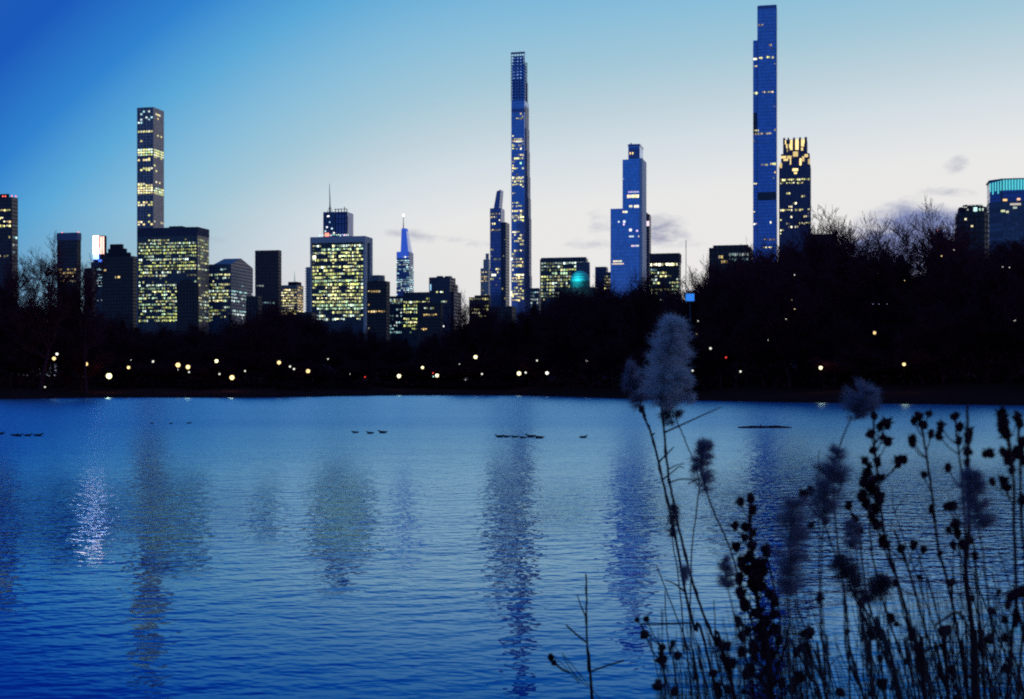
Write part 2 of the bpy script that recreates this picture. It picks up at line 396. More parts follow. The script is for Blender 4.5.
# 2 slab with pale top
B = Bld('office_tower', 'dark office slab with a plain lavender top band, beside the bare elm', 1600, 57, 77, 81)
b = MB(); b.box(0,B.W,0,B.D,0,B.z(240)); b.build('wall', M_brown, B.root)
b = MB(); b.box(-.3,B.W+.3,-.3,B.D+.3,B.z(240),B.z(232.5)); b.build('parapet', plain('lavender_cladding', (.14,.13,.24), .7,.1,.05), B.root)
beacons(B, [(61,231.8),(77,231.8)], M_redl, .6)
put_windows(B.root, wingrid(rb,'f',1,B.W-1,B.z(292),B.z(262),3.9,3,.25,'warm',B.W,0,br=.35) + wingrid(rb,'f',1,B.W-1,B.z(283),B.z(277),3.9,3,.8,'yellow',B.W,-.05,br=.45))
# 3 sign tower
B = Bld('sign_tower', 'tower topped by glowing white and blue screens, beside the peaked dark block', 2000, 91, 104, 107)
b = MB(); b.box(0,B.W,0,B.D,0,B.z(262)); b.build('wall', M_dglass, B.root)
B.box('sign_core', M_black, 93, 104, 1, B.D-1, 235.5, 262)
def screen(px0, px1, p0, p1, col, st, off=.5):
    b = MB(); b.box(B.x(px0),B.x(px1),-off,.9,B.z(p1),B.z(p0)); b.build('screen', glow('screen_glow', col, st), B.root)
screen(93.2,98.4,235.5,247,(1,.50,.42),7); screen(93.2,98.4,247.2,254,(.72,.66,1),10); screen(93.2,98.4,254.2,259,(.12,.25,1),7)
screen(100.3,101.5,236.5,254,(1,.55,.45),2.2); screen(102.6,103.8,236.5,254,(1,.55,.45),2.0); screen(98.6,106,259.5,261.8,(.08,.2,1),1.6,.7)
put_windows(B.root, wingrid(rb,'f',B.x(97),B.W-.5,B.z(302),B.z(266),4,2.2,.55,'cool',B.W,0,br=1.0))
# 4 stepped peak block
B = Bld('apartment_building', 'dark apartment block rising to a stepped peak below the slender square tower', 1450, 102, 133, 137)
b = MB(); b.box(0,B.W,0,B.D,0,B.z(256)); b.build('wall', M_dark, B.root)
b = MB()
for (a0,a1,t0,t1) in [(105,128,256.2,252),(107,124,252,248),(109,120.5,248,243.5)]: b.box(B.x(a0),B.x(a1),2,B.D-2,B.z(t0),B.z(t1))
b.build('stepped_roof', M_black, B.root)
put_windows(B.root, wingrid(rb,'f',2,B.W-2,B.z(300),B.z(262),3.6,3,.13,'warm',B.W,0,br=.5)+wingrid(rb,'f',B.x(110),B.x(120),B.z(272),B.z(266),3.6,3,.6,'cool',B.W,-.05,br=.7))
# 5 slender square tower
B = Bld('residential_tower', 'slender square grid tower with lit mechanical bands rising behind the wide striped block', 1970, 137, 153.5, 164)
b = MB(); b.box(0,B.W,0,B.D,0,B.z(107)); b.build('wall', M_conc, B.root)
b = MB()
for t in (155.8,148.6,193.5,186.8): b.box(-.25,B.W+.25,-.25,B.D+.25,B.z(t),B.z(t)+.8)
b.build('slab_edge', plain('slab_edges', (.12,.1,.16)), B.root)
q = []
def rows(face, py, pal, p, br, n=6, h=2.3, tiers=1, a0=.8, a1=None):
    L = B.W if face == 'f' else B.D
    for t in range(tiers):
        for j in range(n):
            if rb.random() > p: continue
            w = (L-1.6)/n; x = .8+j*w+w*.14; z = B.z(py)+t*3.1; c = rb.choice(PAL[pal]); k = br*rb.uniform(.5,1.2)
            q.append((face, x, x+w*.72, z, z+h, tuple(v*k for v in c), B.W, 0))
for py in (155.5,152.8,150.2): rows('f',py,'green',1,1.3 if py<155 else .8); rows('r',py,'green',1,1.0)
for py in (193.6,191,188.4): rows('f',py,'yellow',1,1.2); rows('r',py,'green',.95,1.0)
for py,p in [(112,.3),(114.5,.25),(118,.5),(120,.4),(123,.35),(132,.85),(141.5,.15),(159.5,.1),(160.5,.3),(169,.5),(170.5,.3),(184.5,.75),(186,.5),(203,.6),(205.5,.5),(216,.15),(222.5,.75),(225,.55)]:
    rows('f',py,'yellow' if py>125 else 'cool',p,.9)
for py,p in [(114,.2),(118,.2),(135,.3),(157,.3),(166,.25),(171,.2),(182,.2),(205,.2),(222,.3)]: rows('r',py,'yellow',p,.7)
put_windows(B.root, q)
# 6 wide striped block
B = Bld('office_block', 'wide striped office block with most floors lit yellow, below the slender square tower', 1650, 137.5, 197.5, 209)
b = MB(); b.box(0,B.W,0,B.D,0,B.z(227)); b.build('wall', M_strip, B.root)
B.box('penthouse', M_black, 165, 178, 10, 26, 224.5, 227)
b = MB(); b.box(-.3,B.W+.3,-.3,B.D+.3,B.z(235),B.z(226.8)); b.build('parapet', plain('marble_parapet', (.06,.05,.09), .8,.1,.05), B.root)
def gm(f): return .93 if .57 < f < .93 else (.22 if .44 < f <= .57 else (.72 if f < .44 else .55))
q = wingrid(rb,'f',1.5,B.W-1.5,B.z(322),B.z(236),3.75,2.4,.8,'green',B.W,0,fw=.66,br=.85,band=gm,coh=.25)
q += wingrid(rb,'r',1,B.D-1,B.z(322),B.z(236),3.75,2.4,.5,'green',B.W,0,fw=.55,br=.5,band=lambda f: gm(f)*.7,coh=.35)
put_windows(B.root, q)
B = Bld('apartment_building', 'narrow black apartment slab standing right in front of the striped block', 1350, 177, 197, 199)
b = MB(); b.box(0,B.W,0,B.D,0,B.z(283)); b.box(B.x(179),B.x(190),3,B.D-3,B.z(283),B.z(279.5)); b.build('wall', M_dark, B.root)
# 7 gabled block
B = Bld('office_block', 'grey office block with a gabled roof beside the wide striped block', 1700, 208, 231, 253)
mg = facade('gable_wall', (.12,.12,.18), (.05,.06,.10), 3.9, 3, .4, .35)
b = MB(); b.box(0,B.W,0,B.D,0,B.z(264))
n = len(b.v); zt, zp = B.z(264), B.z(260.5); z2 = B.z(272)
b.build('wall', mg, B.root)
b = MB(); W, D = B.W, B.D; n = 0
b.v = [(W*.25,0,zt),(W,0,zt),(W,D,zt),(W*.25,D,zt),(W*.25,D*.45,zp+5),(W,D*.45,zp+5)]
b.f = [(0,1,5,4),(2,3,4,5),(1,2,5),(3,0,4),(0,3,2,1)]
b.build('gable_roof', M_grey, B.root)
q = wingrid(rb,'f',1,B.W-1,B.z(322),B.z(273),3.9,2.6,.75,'green',B.W,0,br=.7,coh=.6)
q += wingrid(rb,'f',1,B.W-1,B.z(271),B.z(266),3.9,2.6,.2,'cool',B.W,0,br=.4)
q += wingrid(rb,'r',1,B.D-1,B.z(322),B.z(280),3.9,3.4,.45,'cool',B.W,0,br=.55,coh=.7)
put_windows(B.root, q)
# 8 brown slab
B = Bld('apartment_tower', 'plain dark brown slab tower between the gabled block and the white framed block', 1420, 255, 278.5, 281.5)
b = MB(); b.box(0,B.W,0,B.D,0,B.z(250)); b.build('wall', facade('rust_brick', (.07,.025,.03), (.02,.015,.03), 3.4, 3, .4,.45), B.root)
put_windows(B.root, wingrid(rb,'f',1,B.W-1,B.z(308),B.z(268),3.4,3,.05,'cool',B.W,0,br=.4))
# 9 lit block with spire
B = Bld('office_block', 'small yellow lit block with a beige side and tiny spire, behind the brown slab', 2050, 281, 297, 303.5)
b = MB(); b.box(0,B.W,0,B.D,0,B.z(285)); b.build('wall', facade('beige_wall', (.30,.22,.20), (.05,.05,.08), 3.9, 3,.35,.4), B.root)
b = MB(); b.box(B.x(287),B.x(296),4,B.D-4,B.z(285),B.z(281.5)); b.build('penthouse', M_black, B.root)
b = MB(); b.tube([(B.x(292),10,B.z(282)),(B.x(292),10,B.z(276)),(B.x(292),10,B.z(270))],[1.6,.9,.15],6); b.build('spire', glow('spire_light',(.6,.75,.8),.5), B.root)
put_windows(B.root, wingrid(rb,'f',.5,B.W-.5,B.z(315),B.z(287),3.8,2.4,.85,'yellow',B.W,0,br=.75)+wingrid(rb,'r',.5,B.D-.5,B.z(315),B.z(285),3.8,3,.9,'warm',B.W,0,br=.5,fw=.85))
# 10 pale slab behind
B = Bld('apartment_tower', 'thin pale grey slab with balconies touching the white framed block', 1800, 306, 312, 316)
b = MB(); b.box(0,B.W,0,B.D,0,B.z(267)); b.build('wall', M_stone, B.root)
b = MB()
for i in range(22): b.box(-.9,B.W*.6,-1.1,0,B.z(322)+i*3.2,B.z(322)+i*3.2+1.0)
b.build('balcony', M_trav, B.root)
# 12 tower under construction behind
B = Bld('construction_tower', 'steel framed tower under construction with antenna behind the white framed block', 2500, 318, 346, 350)
b = MB(); b.box(0,B.W,0,B.D,0,B.z(240)); b.build('lower_wall', M_navy, B.root)
mm = facade('blue_steel', (.05,.07,.14), (.05,.10,.22), 4.2, 3,.3,.3,.3,.4)
B.box('tower_shaft', mm, 322, 334, 6, 40, 211, 240); B.box('tower_shaft', M_navy, 334, 345, 8, 44, 211, 240)
b = MB()
for px in (334,337,340,343,345.5):
    x = B.x(px); b.box(x-.6,x+.6,7,8,B.z(240),B.z(208+rb.uniform(-2,1)))
for py in (208.5,213,218,223): b.box(B.x(333),B.x(346),6.6,7.4,B.z(py)-.5,B.z(py)+.5)
b.tube([(B.x(345),7,B.z(212)),(B.x(346.5),7,B.z(218)),(B.x(346),7,B.z(232))],.6,4)
b.build('scaffold', M_metal, B.root)
b = MB(); b.tube([(B.x(326),20,B.z(212)),(B.x(326),20,B.z(202)),(B.x(325.5),20,B.z(181))],[2.2,1.1,.35],6); b.tube([(B.x(323),20,B.z(211)),(B.x(326),20,B.z(204)),(B.x(329),20,B.z(211))],.5,4)
b.build('antenna', M_metal, B.root)
q = [('f',B.x(a),B.x(a)+w,B.z(p),B.z(p)+2.6,c,B.W,5.8) for a,p,w,c in [(326,216,4,(1.3,1.3,1.2)),(325,227,3,(1,1,1.1)),(330,228.5,3,(.6,.9,1)),(328,222,2,(.3,.5,.7)),(323.5,231,2.5,(.5,.8,.8)),(332,233,3,(1,1,.9))]]
for i in range(16): q.append(('f',B.x(319+i*1.9),B.x(319+i*1.9)+2.2,B.z(235.5+rb.uniform(-1,.8)),B.z(234.3),tuple(v*rb.uniform(.5,1.4) for v in (.7,.95,.8)),B.W,-.3))
q.append(('f',B.x(325),B.x(329),B.z(236),B.z(232.5),(1.3,.35,.25),B.W,-.4))
put_windows(B.root, q)
# 11 white framed block
B = Bld('office_block', 'white framed office block with every floor brightly lit and antenna tower behind', 1600, 311, 365, 372)
b = MB(); b.box(1.5,B.W-1.5,0,B.D,0,B.z(242)); b.build('wall', M_dglass, B.root)
b = MB(); b.box(-.5,B.W+.5,-1.5,B.D+1,B.z(242),B.z(236)); b.box(-.5,1.2,-1.5,B.D,0,B.z(242)); b.box(B.W-1.6,B.W+.5,-1.5,B.D*.28,0,B.z(242)); b.box(B.W-2,B.W+.5,B.D*.72,B.D+1,0,B.z(242)); b.build('frame', M_trav, B.root)
def sl(f): return .55 if f < .12 else (.88 if f < .93 else .75)
q = wingrid(rb,'f',1.8,B.W-2.2,B.z(321),B.z(243.2),3.95,2.6,.8,'green',B.W,0,fw=.8,fhf=.6,br=.95,band=sl,coh=.3)
q += [('f',B.x(313),B.x(316),B.z(258),B.z(254.5),(1.5,1.4,1.1),B.W,-.3)]
put_windows(B.root, q)
# 13
B = Bld('apartment_tower', 'dark tower with a faceted round top close beside the white framed block', 1480, 367, 386.5, 390)
b = MB(); b.box(0,B.W,0,B.D,0,B.z(281)); b.build('wall', M_dark, B.root)
cx, cy, r = B.W*.45, B.D*.5, B.W*.36
b = MB(); o8 = [(cx+r*math.cos(R(22.5+45*i)), cy+r*math.sin(R(22.5+45*i))) for i in range(8)]
b.prism(o8, B.z(281), B.z(275)); b.build('drum_roof', M_grey, B.root)
put_windows(B.root, wingrid(rb,'f',1,B.W-1,B.z(330),B.z(283),3.5,2.8,.12,'warm',B.W,0,br=.6))
# 14 blue lit spire tower
B = Bld('spire_tower', 'tapering blue lit tower ending in a spire with a bright star', 3000, 396, 409.5, 414)
mb_ = facade('vanderbilt_glass', (.10,.14,.3), (.06,.1,.26), 4.4, 3,.2,.15,.2,.5)
b = MB(); W, D = B.W, B.D; z0 = B.z(252)
b.prism([(0,0),(W,0),(W,D),(0,D)], 0, z0, [(1,1),(W-1,1),(W-1,D-1),(1,D-1)]); b.build('wall', mb_, B.root)
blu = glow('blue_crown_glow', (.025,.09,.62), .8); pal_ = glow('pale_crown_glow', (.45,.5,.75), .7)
b = MB(); x0, x1 = B.x(396.5), B.x(408.5); b.box(x0,x1,1.5,D-2,z0,B.z(252)+.1); x0=B.x(397)
b.prism([(x0,0),(x1,0),(x1,D-3),(x0,D-3)], B.z(258), B.z(251.5)); b.build('crown_base', blu, B.root)
b = MB(); a0, a1, a2, a3 = B.x(400.5), B.x(408), B.x(401), B.x(405.5)
b.prism([(a0,1),(a1,1),(a1,D*.7),(a0,D*.7)], B.z(251.5), B.z(228), [(a2,4),(a3,4),(a3,D*.5),(a2,D*.5)]); b.build('crown', blu, B.root)
b = MB(); b.prism([(a1,2),(a1+3.5,2),(a1+3.5,D*.6),(a1,D*.6)], B.z(251.5), B.z(231), [(a3,4),(a3+1.5,4),(a3+1.5,D*.5),(a3,D*.5)]); b.build('crown_fin', pal_, B.root)
b = MB(); sx_ = B.x(402.3); b.tube([(sx_,8,B.z(229)),(sx_,8,B.z(222)),(sx_,8,B.z(214))],[1.3,.8,.3],6); b.build('spire', M_metal, B.root)
b = MB(); b.sphere((sx_,8,B.z(214.5)), 2.0, nu=8, nv=6); b.build('beacon', glow('star_light',(1,.97,.95),4.0), B.root)
q = wingrid(rb,'f',.5,W-.5,B.z(300),B.z(258),4.5,3.2,.8,'cool',W,0,br=.85,band=lambda f:.95 if .30<f<.5 else .6,coh=.4)
q += wingrid(rb,'f',B.x(403),W-.5,B.z(258),B.z(254),4.5,3.2,1,'white',W,-.3,br=1.3)
q += wingrid(rb,'r',.5,D-.5,B.z(300),B.z(262),4.5,5,.7,'cool',W,0,br=.6)
put_windows(B.root, q)
# 15-17 low group
B = Bld('office_block', 'low dark block with scattered lights at the foot of the blue spire tower', 1700, 389, 403, 404)
b = MB(); b.box(0,B.W,0,B.D,0,B.z(296)); b.build('wall', M_dglass, B.root)
put_windows(B.root, wingrid(rb,'f',.5,B.W-.5,B.z(334),B.z(298),3.9,2.6,.5,'cool',B.W,0,br=.5)+wingrid(rb,'f',.5,B.W-.5,B.z(303),B.z(297),3.9,2.6,.9,'green',B.W,-.1,br=.6))
B = Bld('office_block', 'flat topped block with green lit floors beside the blue spire tower', 1650, 403, 431, 434)
b = MB(); b.box(0,B.W,0,B.D,0,B.z(292)); b.build('wall', M_dglass, B.root)
put_windows(B.root, wingrid(rb,'f',.5,B.W-.5,B.z(334),B.z(297),3.9,2.6,.75,'green',B.W,0,br=.75,coh=.4))
B = Bld('apartment_building', 'low dark block with a few orange windows ahead of the green lit block', 1400, 417, 441, 443)
b = MB(); b.box(0,B.W,0,B.D,0,B.z(302)); b.build('wall', M_dark, B.root)
put_windows(B.root, wingrid(rb,'f',B.x(421),B.x(437),B.z(316.5),B.z(313),3.3,2.2,.85,'warm',B.W,0,br=.7,coh=.1)+wingrid(rb,'f',B.x(421),B.x(427),B.z(331),B.z(327.5),3.3,2.2,1,'warm',B.W,0,br=.9,coh=.1)+wingrid(rb,'f',B.x(424),B.x(434),B.z(310),B.z(306.5),3.3,2.2,.8,'green',B.W,0,br=.5,coh=.1))
B = Bld('office_tower', 'dark stepped tower with pale lower setback near the pale slender tower', 1600, 429, 450, 458)
b = MB(); b.box(0,B.x(450),0,B.D*.7,0,B.z(277)); b.box(0,B.W,B.D*.1,B.D,0,B.z(283)); b.box(B.x(440),B.W+3,B.D*.2,B.D+4,0,B.z(291)); b.build('wall', facade('plum_wall', (.07,.05,.09), (.03,.03,.06), 3.8, 3,.4,.4), B.root)
b = MB(); b.box(B.x(436),B.x(441),3,9,B.z(277),B.z(275.5)); b.box(B.x(444),B.x(450),3,9,B.z(277),B.z(275.8)); b.build('roof_plant', M_black, B.root)
put_windows(B.root, wingrid(rb,'f',B.x(436),B.x(444),B.z(293.5),B.z(290.5),3.3,2.4,1,'green',B.W,0,br=1.2,coh=.05)+wingrid(rb,'f',B.x(441),B.x(447),B.z(303),B.z(300.5),3.3,2.4,.9,'green',B.W,0,br=.8,coh=.05)+[('f',B.x(430),B.x(431.2),B.z(290),B.z(284),(.25,.5,.7),B.W,0),('f',B.x(443),B.x(444.4),B.z(327),B.z(325.4),(.9,.95,.9),B.W,0)])
# 18
B = Bld('office_tower', 'pale beige slender tower just behind the slanted narrow tower', 2500, 480, 488, 490)
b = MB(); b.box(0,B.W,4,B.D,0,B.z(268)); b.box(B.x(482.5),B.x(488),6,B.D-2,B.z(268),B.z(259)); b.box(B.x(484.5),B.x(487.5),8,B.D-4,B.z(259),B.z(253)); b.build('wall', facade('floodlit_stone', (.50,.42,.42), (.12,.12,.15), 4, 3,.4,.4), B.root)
put_windows(B.root, wingrid(rb,'f',0.5,B.W-.5,B.z(305),B.z(270),4,3,.5,'warm',B.W,4,br=.5))
B = Bld('apartment_building', 'low block with warm yellow windows at the foot of the pale slender tower', 1450, 469, 489, 491)
b = MB(); b.box(0,B.W,0,B.D,0,B.z(297)); b.box(B.x(474),B.W,2,B.D,B.z(297),B.z(295)); b.build('wall', M_dark, B.root)
put_windows(B.root, wingrid(rb,'f',.5,B.W-.5,B.z(318),B.z(297),3.5,2.2,.75,'yellow',B.W,0,br=.6))
# 19 slanted narrow tower
B = Bld('hotel_tower', 'narrow dark blue tower with slanted top beside the thinnest tall tower', 1750, 490, 501, 507)
b = MB(); W, D = B.W, B.D
b.box(0,W,0,D*.6,0,B.z(208))
b.v += [(B.x(493.5),1,B.z(208)),(B.x(499),1,B.z(208)),(B.x(499),D*.5,B.z(208)),(B.x(493.5),D*.5,B.z(208)),(B.x(496.5),1,B.z(191)),(B.x(500.5),1,B.z(189.5)),(B.x(500.5),D*.5,B.z(189.5)),(B.x(496.5),D*.5,B.z(191))]
b.f += [(8,9,13,12),(9,10,14,13),(10,11,15,14),(11,8,12,15),(12,13,14,15)]
b.build('wall', M_navy, B.root)
b = MB(); b.box(W,W+5.5,3,D*.7,0,B.z(222)); b.build('rear_wing', facade('wing_wall', (.06,.05,.09),(.03,.05,.12),3.6,2.6,.3,.3), B.root)
q = wingrid(rb,'f',.5,W-.5,B.z(300),B.z(212),4,2.2,.26,'yellow',W,0,br=.75)+wingrid(rb,'f',W+.3,W+5.2,B.z(300),B.z(228),4,1.8,.15,'yellow',W,2.9,br=.6)
q += [('f',B.x(491.5),B.x(496),B.z(276),B.z(273.8),(1,1,.75),W,-.1)]
put_windows(B.root, q)
# 20 thinnest tower
B = Bld('lattice_tower', 'thinnest tall tower, blue glass with an open lattice crown', 1830, 511.3, 524.5, 529)
W, D = B.W, B.D
b = MB(); b.box(0,W,0,D,0,B.z(100)); b.build('wall', M_blue, B.root)
mt = facade('terracotta_side', (.17,.17,.28), (.12,.13,.24), 4, 1.1,.1,.5)
b = MB()
for k in range(7):                              # the feathered setbacks of the east side
    b.box(W, W+.5+.75*k*.9, D*.2+k*1.2, D*.9, 0, B.z(105+ [0,22,45,70,92,112,170][k]))
b.build('pilaster_side', mt, B.root)
b = MB(); b.box(0,W,D*.6,D*.8,B.z(100),B.z(80)); b.box(0,W,-.1,D*.2,B.z(112),B.z(108)); b.build('spandrel', M_navy, B.root)
b = MB()
nb = 5
for i in range(nb+1):
    x = W*i/nb
    for y in (0, D*.55): b.box(x-.35,x+.35,y-.35,y+.35,B.z(100),B.z(52.5 if y == 0 else 60))
n = 17
for i in range(n):
    z = B.z(100)+(B.z(53)-B.z(100))*i/(n-1)
    b.box(-.3,W+.3,-.3,.3,z-.4,z+.4)
    if z < B.z(60): b.box(-.3,W+.3,D*.55-.3,D*.55+.3,z-.4,z+.4); b.box(-.3,.3,0,D*.55,z-.3,z+.3); b.box(W-.3,W+.3,0,D*.55,z-.3,z+.3)
b.box(-.5,W+.5,-.5,.6,B.z(53.5),B.z(51.7))
b.build('lattice_crown', plain('bronze_blue', (.05,.10,.28),.5,.2,1,.5,.5), B.root)
b = MB(); b.box(W*.04,W*.96,1.2,D*.5,B.z(100),B.z(64)); b.box(W*.1,W*.9,1.2,D*.4,B.z(64),B.z(56)); b.build('crown_core', M_blue, B.root)
q = []
for (y0,y1,p,br) in [(120,117,.5,.6),(130,124,.35,.5),(146,137,.75,.9),(160,154,.8,.85),(170,163,.8,.9),(186,176,.85,.8),(222,208,.7,.85),(240,229,.75,.8),(267,254,.75,.8),(302,273,.8,.9)]:
    q += wingrid(rb,'f',.8,W-.8,B.z(y1+y1-y0 if False else y1),B.z(y0),4.1,2.6,p,'yellow',W,0,fw=.8,br=br,coh=.3) if False else wingrid(rb,'f',.8,W-.8,B.z(max(y0,y1)),B.z(min(y0,y1)),4.1,2.7,p,'yellow',W,0,fw=.8,br=br,coh=.3)
for i in range(7):
    for j in range(3): q.append(('f', W*(.12+.27*j), W*(.12+.27*j)+2.2, B.z(78-3.3*i), B.z(78-3.3*i)+1.3, (.10,.22,.55) if (i+j)%2 else (.2,.34,.7), W, 1.15))
q += wingrid(rb,'f',.8,W-.8,B.z(300),B.z(112),4.1,2.7,.26,'yellow',W,-.03,fw=.7,br=.6)
q += [('f',-.6,1.6,B.z(260),B.z(257.5),(.9,1,.9),W,-.2),('f',-.8,1.0,B.z(296),B.z(291),(1,1,.7),W,-.2),('f',B.x(520),B.x(521.5),B.z(164),B.z(162),(.5,1,.6),W,-.2)]
put_windows(B.root, q)
# 21
B = Bld('office_block', 'low block with pale green windows between lattice tower and lit slab', 1600, 530, 539, 541)
b = MB(); b.box(0,B.W,0,B.D,0,B.z(288)); b.build('wall', M_dglass, B.root)
put_windows(B.root, wingrid(rb,'f',.5,B.W-.5,B.z(308),B.z(290),3.8,2.5,.55,'cool',B.W,0,br=.55))
# 22 lit slab
B = Bld('office_block', 'flat office slab with glowing green grid windows behind the teal dome', 1750, 540, 586, 588)
b = MB(); b.box(0,B.W,0,B.D,0,B.z(258)); b.box(1,B.W-1,2,B.D-2,B.z(258),B.z(256.8)); b.build('wall', M_dglass, B.root)
put_windows(B.root, wingrid(rb,'f',1,B.W-1,B.z(298),B.z(258.5),4.1,3.4,.88,'green',B.W,0,fw=.74,fhf=.6,br=.62,coh=.2))
# dome
B = Bld('domed_building', 'dark apartment block crowned by a teal lit dome', 1380, 560, 596, 598, cat='building')
b = MB(); b.box(0,B.W,0,B.D,0,B.z(287)); b.build('wall', M_dark, B.root)
cx, cy = B.x(578), 10; r = 10.5*B.d/F
b = MB(); b.prism([(cx+r*math.cos(R(30*i)),cy+r*math.sin(R(30*i))) for i in range(12)], B.z(287.2), B.z(281)); b.build('dome_drum', plain('lit_copper', (.02,.12,.12)), B.root)
b = MB(); pr = [(1,281),(.96,277),(.82,274),(.6,271.6),(.32,270),(.0,269.4)]
for (a, pa), (c_, pc) in zip(pr, pr[1:]):
    k = 12; b.prism([(cx+r*a*math.cos(R(30*i)),cy+r*a*math.sin(R(30*i))) for i in range(k)], B.z(pa), B.z(pc), [(cx+r*c_*math.cos(R(30*i))+.001,cy+r*c_*math.sin(R(30*i))) for i in range(k)])
b.build('dome', plain('copper_patina', (.06,.42,.42), .6, .25, .4), B.root, True)
b = MB(); b.tube([(cx,cy,B.z(269.6)),(cx,cy,B.z(267.5)),(cx,cy,B.z(265.5))],[1.1,.6,.1],8); b.build('finial', M_metal, B.root)
ld = bpy.data.lights.new('dome_floodlight', 'POINT'); ld.energy = 11000; ld.color = (.12,.85,.95); ld.shadow_soft_size = 1.0
lo = link('dome_floodlight', ld, B.root); lo.location = (cx-2, cy-r-9, B.z(281))
b = MB(); b.sphere((cx,cy-r*.7,B.z(275)), 2.6, 1, 1.6); b.build('floodlight', glow('teal_lamp', (.15,.8,.8), 1.0), B.root)
# 23
B = Bld('office_block', 'low block with a patch of yellow windows hugging the blue stepped tower', 1700, 595, 611, 613)
b = MB(); b.box(0,B.W,0,B.D,0,B.z(272)); b.box(B.x(595),B.x(606),0.5,B.D,B.z(272),B.z(266.5)); b.build('wall', facade('lilac_wall', (.12,.1,.18),(.03,.03,.06),3.8,3,.4,.4), B.root)
put_windows(B.root, wingrid(rb,'f',B.x(604),B.W-.5,B.z(290),B.z(270),3.6,2.4,.85,'yellow',B.W,0,br=.6))
B = Bld('office_block', 'squat grey block with a warm lit top beside the teal dome', 1650, 576, 589, 590)
b = MB(); b.box(0,B.W,0,B.D,0,B.z(262)); b.build('wall', M_grey, B.root)
# 24 blue stepped tower
B = Bld('stepped_tower', 'bright blue glass tower in three steps with a pale side edge', 1680, 610.5, 639.5, 644)
W, D = B.W, B.D
b = MB(); b.box(0,W,0,D,0,B.z(208)); b.box(B.x(622.5),W,.2,D,B.z(208),B.z(159)); b.box(B.x(628),W,2,D*.8,B.z(159),B.z(145)); b.build('wall', M_blue2, B.root)
b = MB(); b.box(B.x(628)-.4,W+.4,1.6,D*.8+.4,B.z(145.5),B.z(143.6)); b.box(B.x(630),B.x(631),4,8,B.z(143.6),B.z(142)); b.build('parapet', M_navy, B.root)
b = MB(); b.box(W,W+3.2,1,D*.95,0,B.z(158)); b.build('sky_pale_side', plain('sky_reflection_pale', (.5,.5,.62),.6,.08,.03,.4,.2), B.root)  # pale colour carries the west sky's reflection on this side
b = MB(); b.box(B.x(629),W-.5,.9,2.1,B.z(158),B.z(147)); b.build('crown_screen', M_navy, B.root)
q = [('f',B.x(a),B.x(c_),B.z(p1),B.z(p0),col,W,0) for a,c_,p0,p1,col in [(627,639,194.5,197.5,(1,.85,.45)),(628,639,191,192.5,(.35,.35,.6)),(622.5,627.5,210.5,212.5,(.85,.75,.6)),(629,632.5,205,207,(.7,.65,.6)),(634,639,205,207.5,(.8,.7,.7)),
     (629.5,631,152,154,(1,.7,.3)),(632,633.4,152,154,(1,.7,.3)),(623,625.5,220,222.5,(.9,.9,.9)),(618,619.6,220.5,222,(.7,.7,.8)),(623,624.6,223,225,(.8,.8,.8)),(629,632,228.5,231,(1,1,.8)),(636,638.2,230,231.5,(.8,.8,.8)),(629,634,235.5,237,(.6,.55,.6)),(638,639.4,235.5,237,(.7,.6,.5)),(631,639,245,246.4,(.7,.6,.55)),(613,622,260,261.6,(.8,.65,.5)),(612,624,262.8,264,(.7,.6,.4)),(623,624,178,179,(.3,.35,.6))]]
qq = []
for f,a0,a1,z0,z1,c_,w_,d_ in q:
    n = max(1, int((a1-a0)/2.6)); s_ = (a1-a0)/n
    for i in range(n): qq.append((f,a0+i*s_+.15,a0+(i+1)*s_-.15,z0,z1,tuple(v*rb.uniform(.7,1.15) for v in c_),w_,d_))
put_windows(B.root, qq)
# behind it
B = Bld('office_tower', 'dark narrow tower mostly hidden behind the blue stepped tower', 1900, 640, 649.3, 651)
b = MB(); b.box(0,B.W,0,B.D,0,B.z(216)); b.box(B.x(643),B.x(646.5),1,B.D,B.z(216),B.z(212)); b.box(B.x(646.5),B.W,1,B.D,B.z(216),B.z(214)); b.build('wall', facade('rosy_wall', (.12,.07,.10),(.03,.03,.05),3.8,2.6,.4,.4), B.root)
put_windows(B.root, wingrid(rb,'f',B.x(645),B.x(646.6),B.z(290),B.z(222),3.9,2,.5,'green',B.W,0,br=.6)+[('f',B.x(646),B.W,B.z(226),B.z(221),(.7,.6,.65),B.W,-.2)])
# 25
B = Bld('office_block', 'brown topped block with a bright yellow band of windows under its crown', 1500, 650, 679, 681)
b = MB(); b.box(0,B.W,0,B.D,0,B.z(262)); b.build('wall', M_dark, B.root)
b = MB(); b.box(-.5,B.W+.5,-.5,B.D,B.z(262),B.z(253)); b.build('parapet', plain('brown_crown', (.07,.035,.05),.8,.1,.05), B.root)
q = wingrid(rb,'f',.5,B.W-.5,B.z(266.3),B.z(262.3),3.6,2.6,1,'yellow',B.W,0,fw=.85,fhf=.7,br=1.25,coh=.02)
q += wingrid(rb,'f',.5,B.W-.5,B.z(305),B.z(268),3.6,2.4,.5,'green',B.W,0,br=.7,coh=.4)+wingrid(rb,'f',.5,B.x(657),B.z(285),B.z(267),3.6,2.4,.9,'cool',B.W,-.05,br=.7)
put_windows(B.root, q)
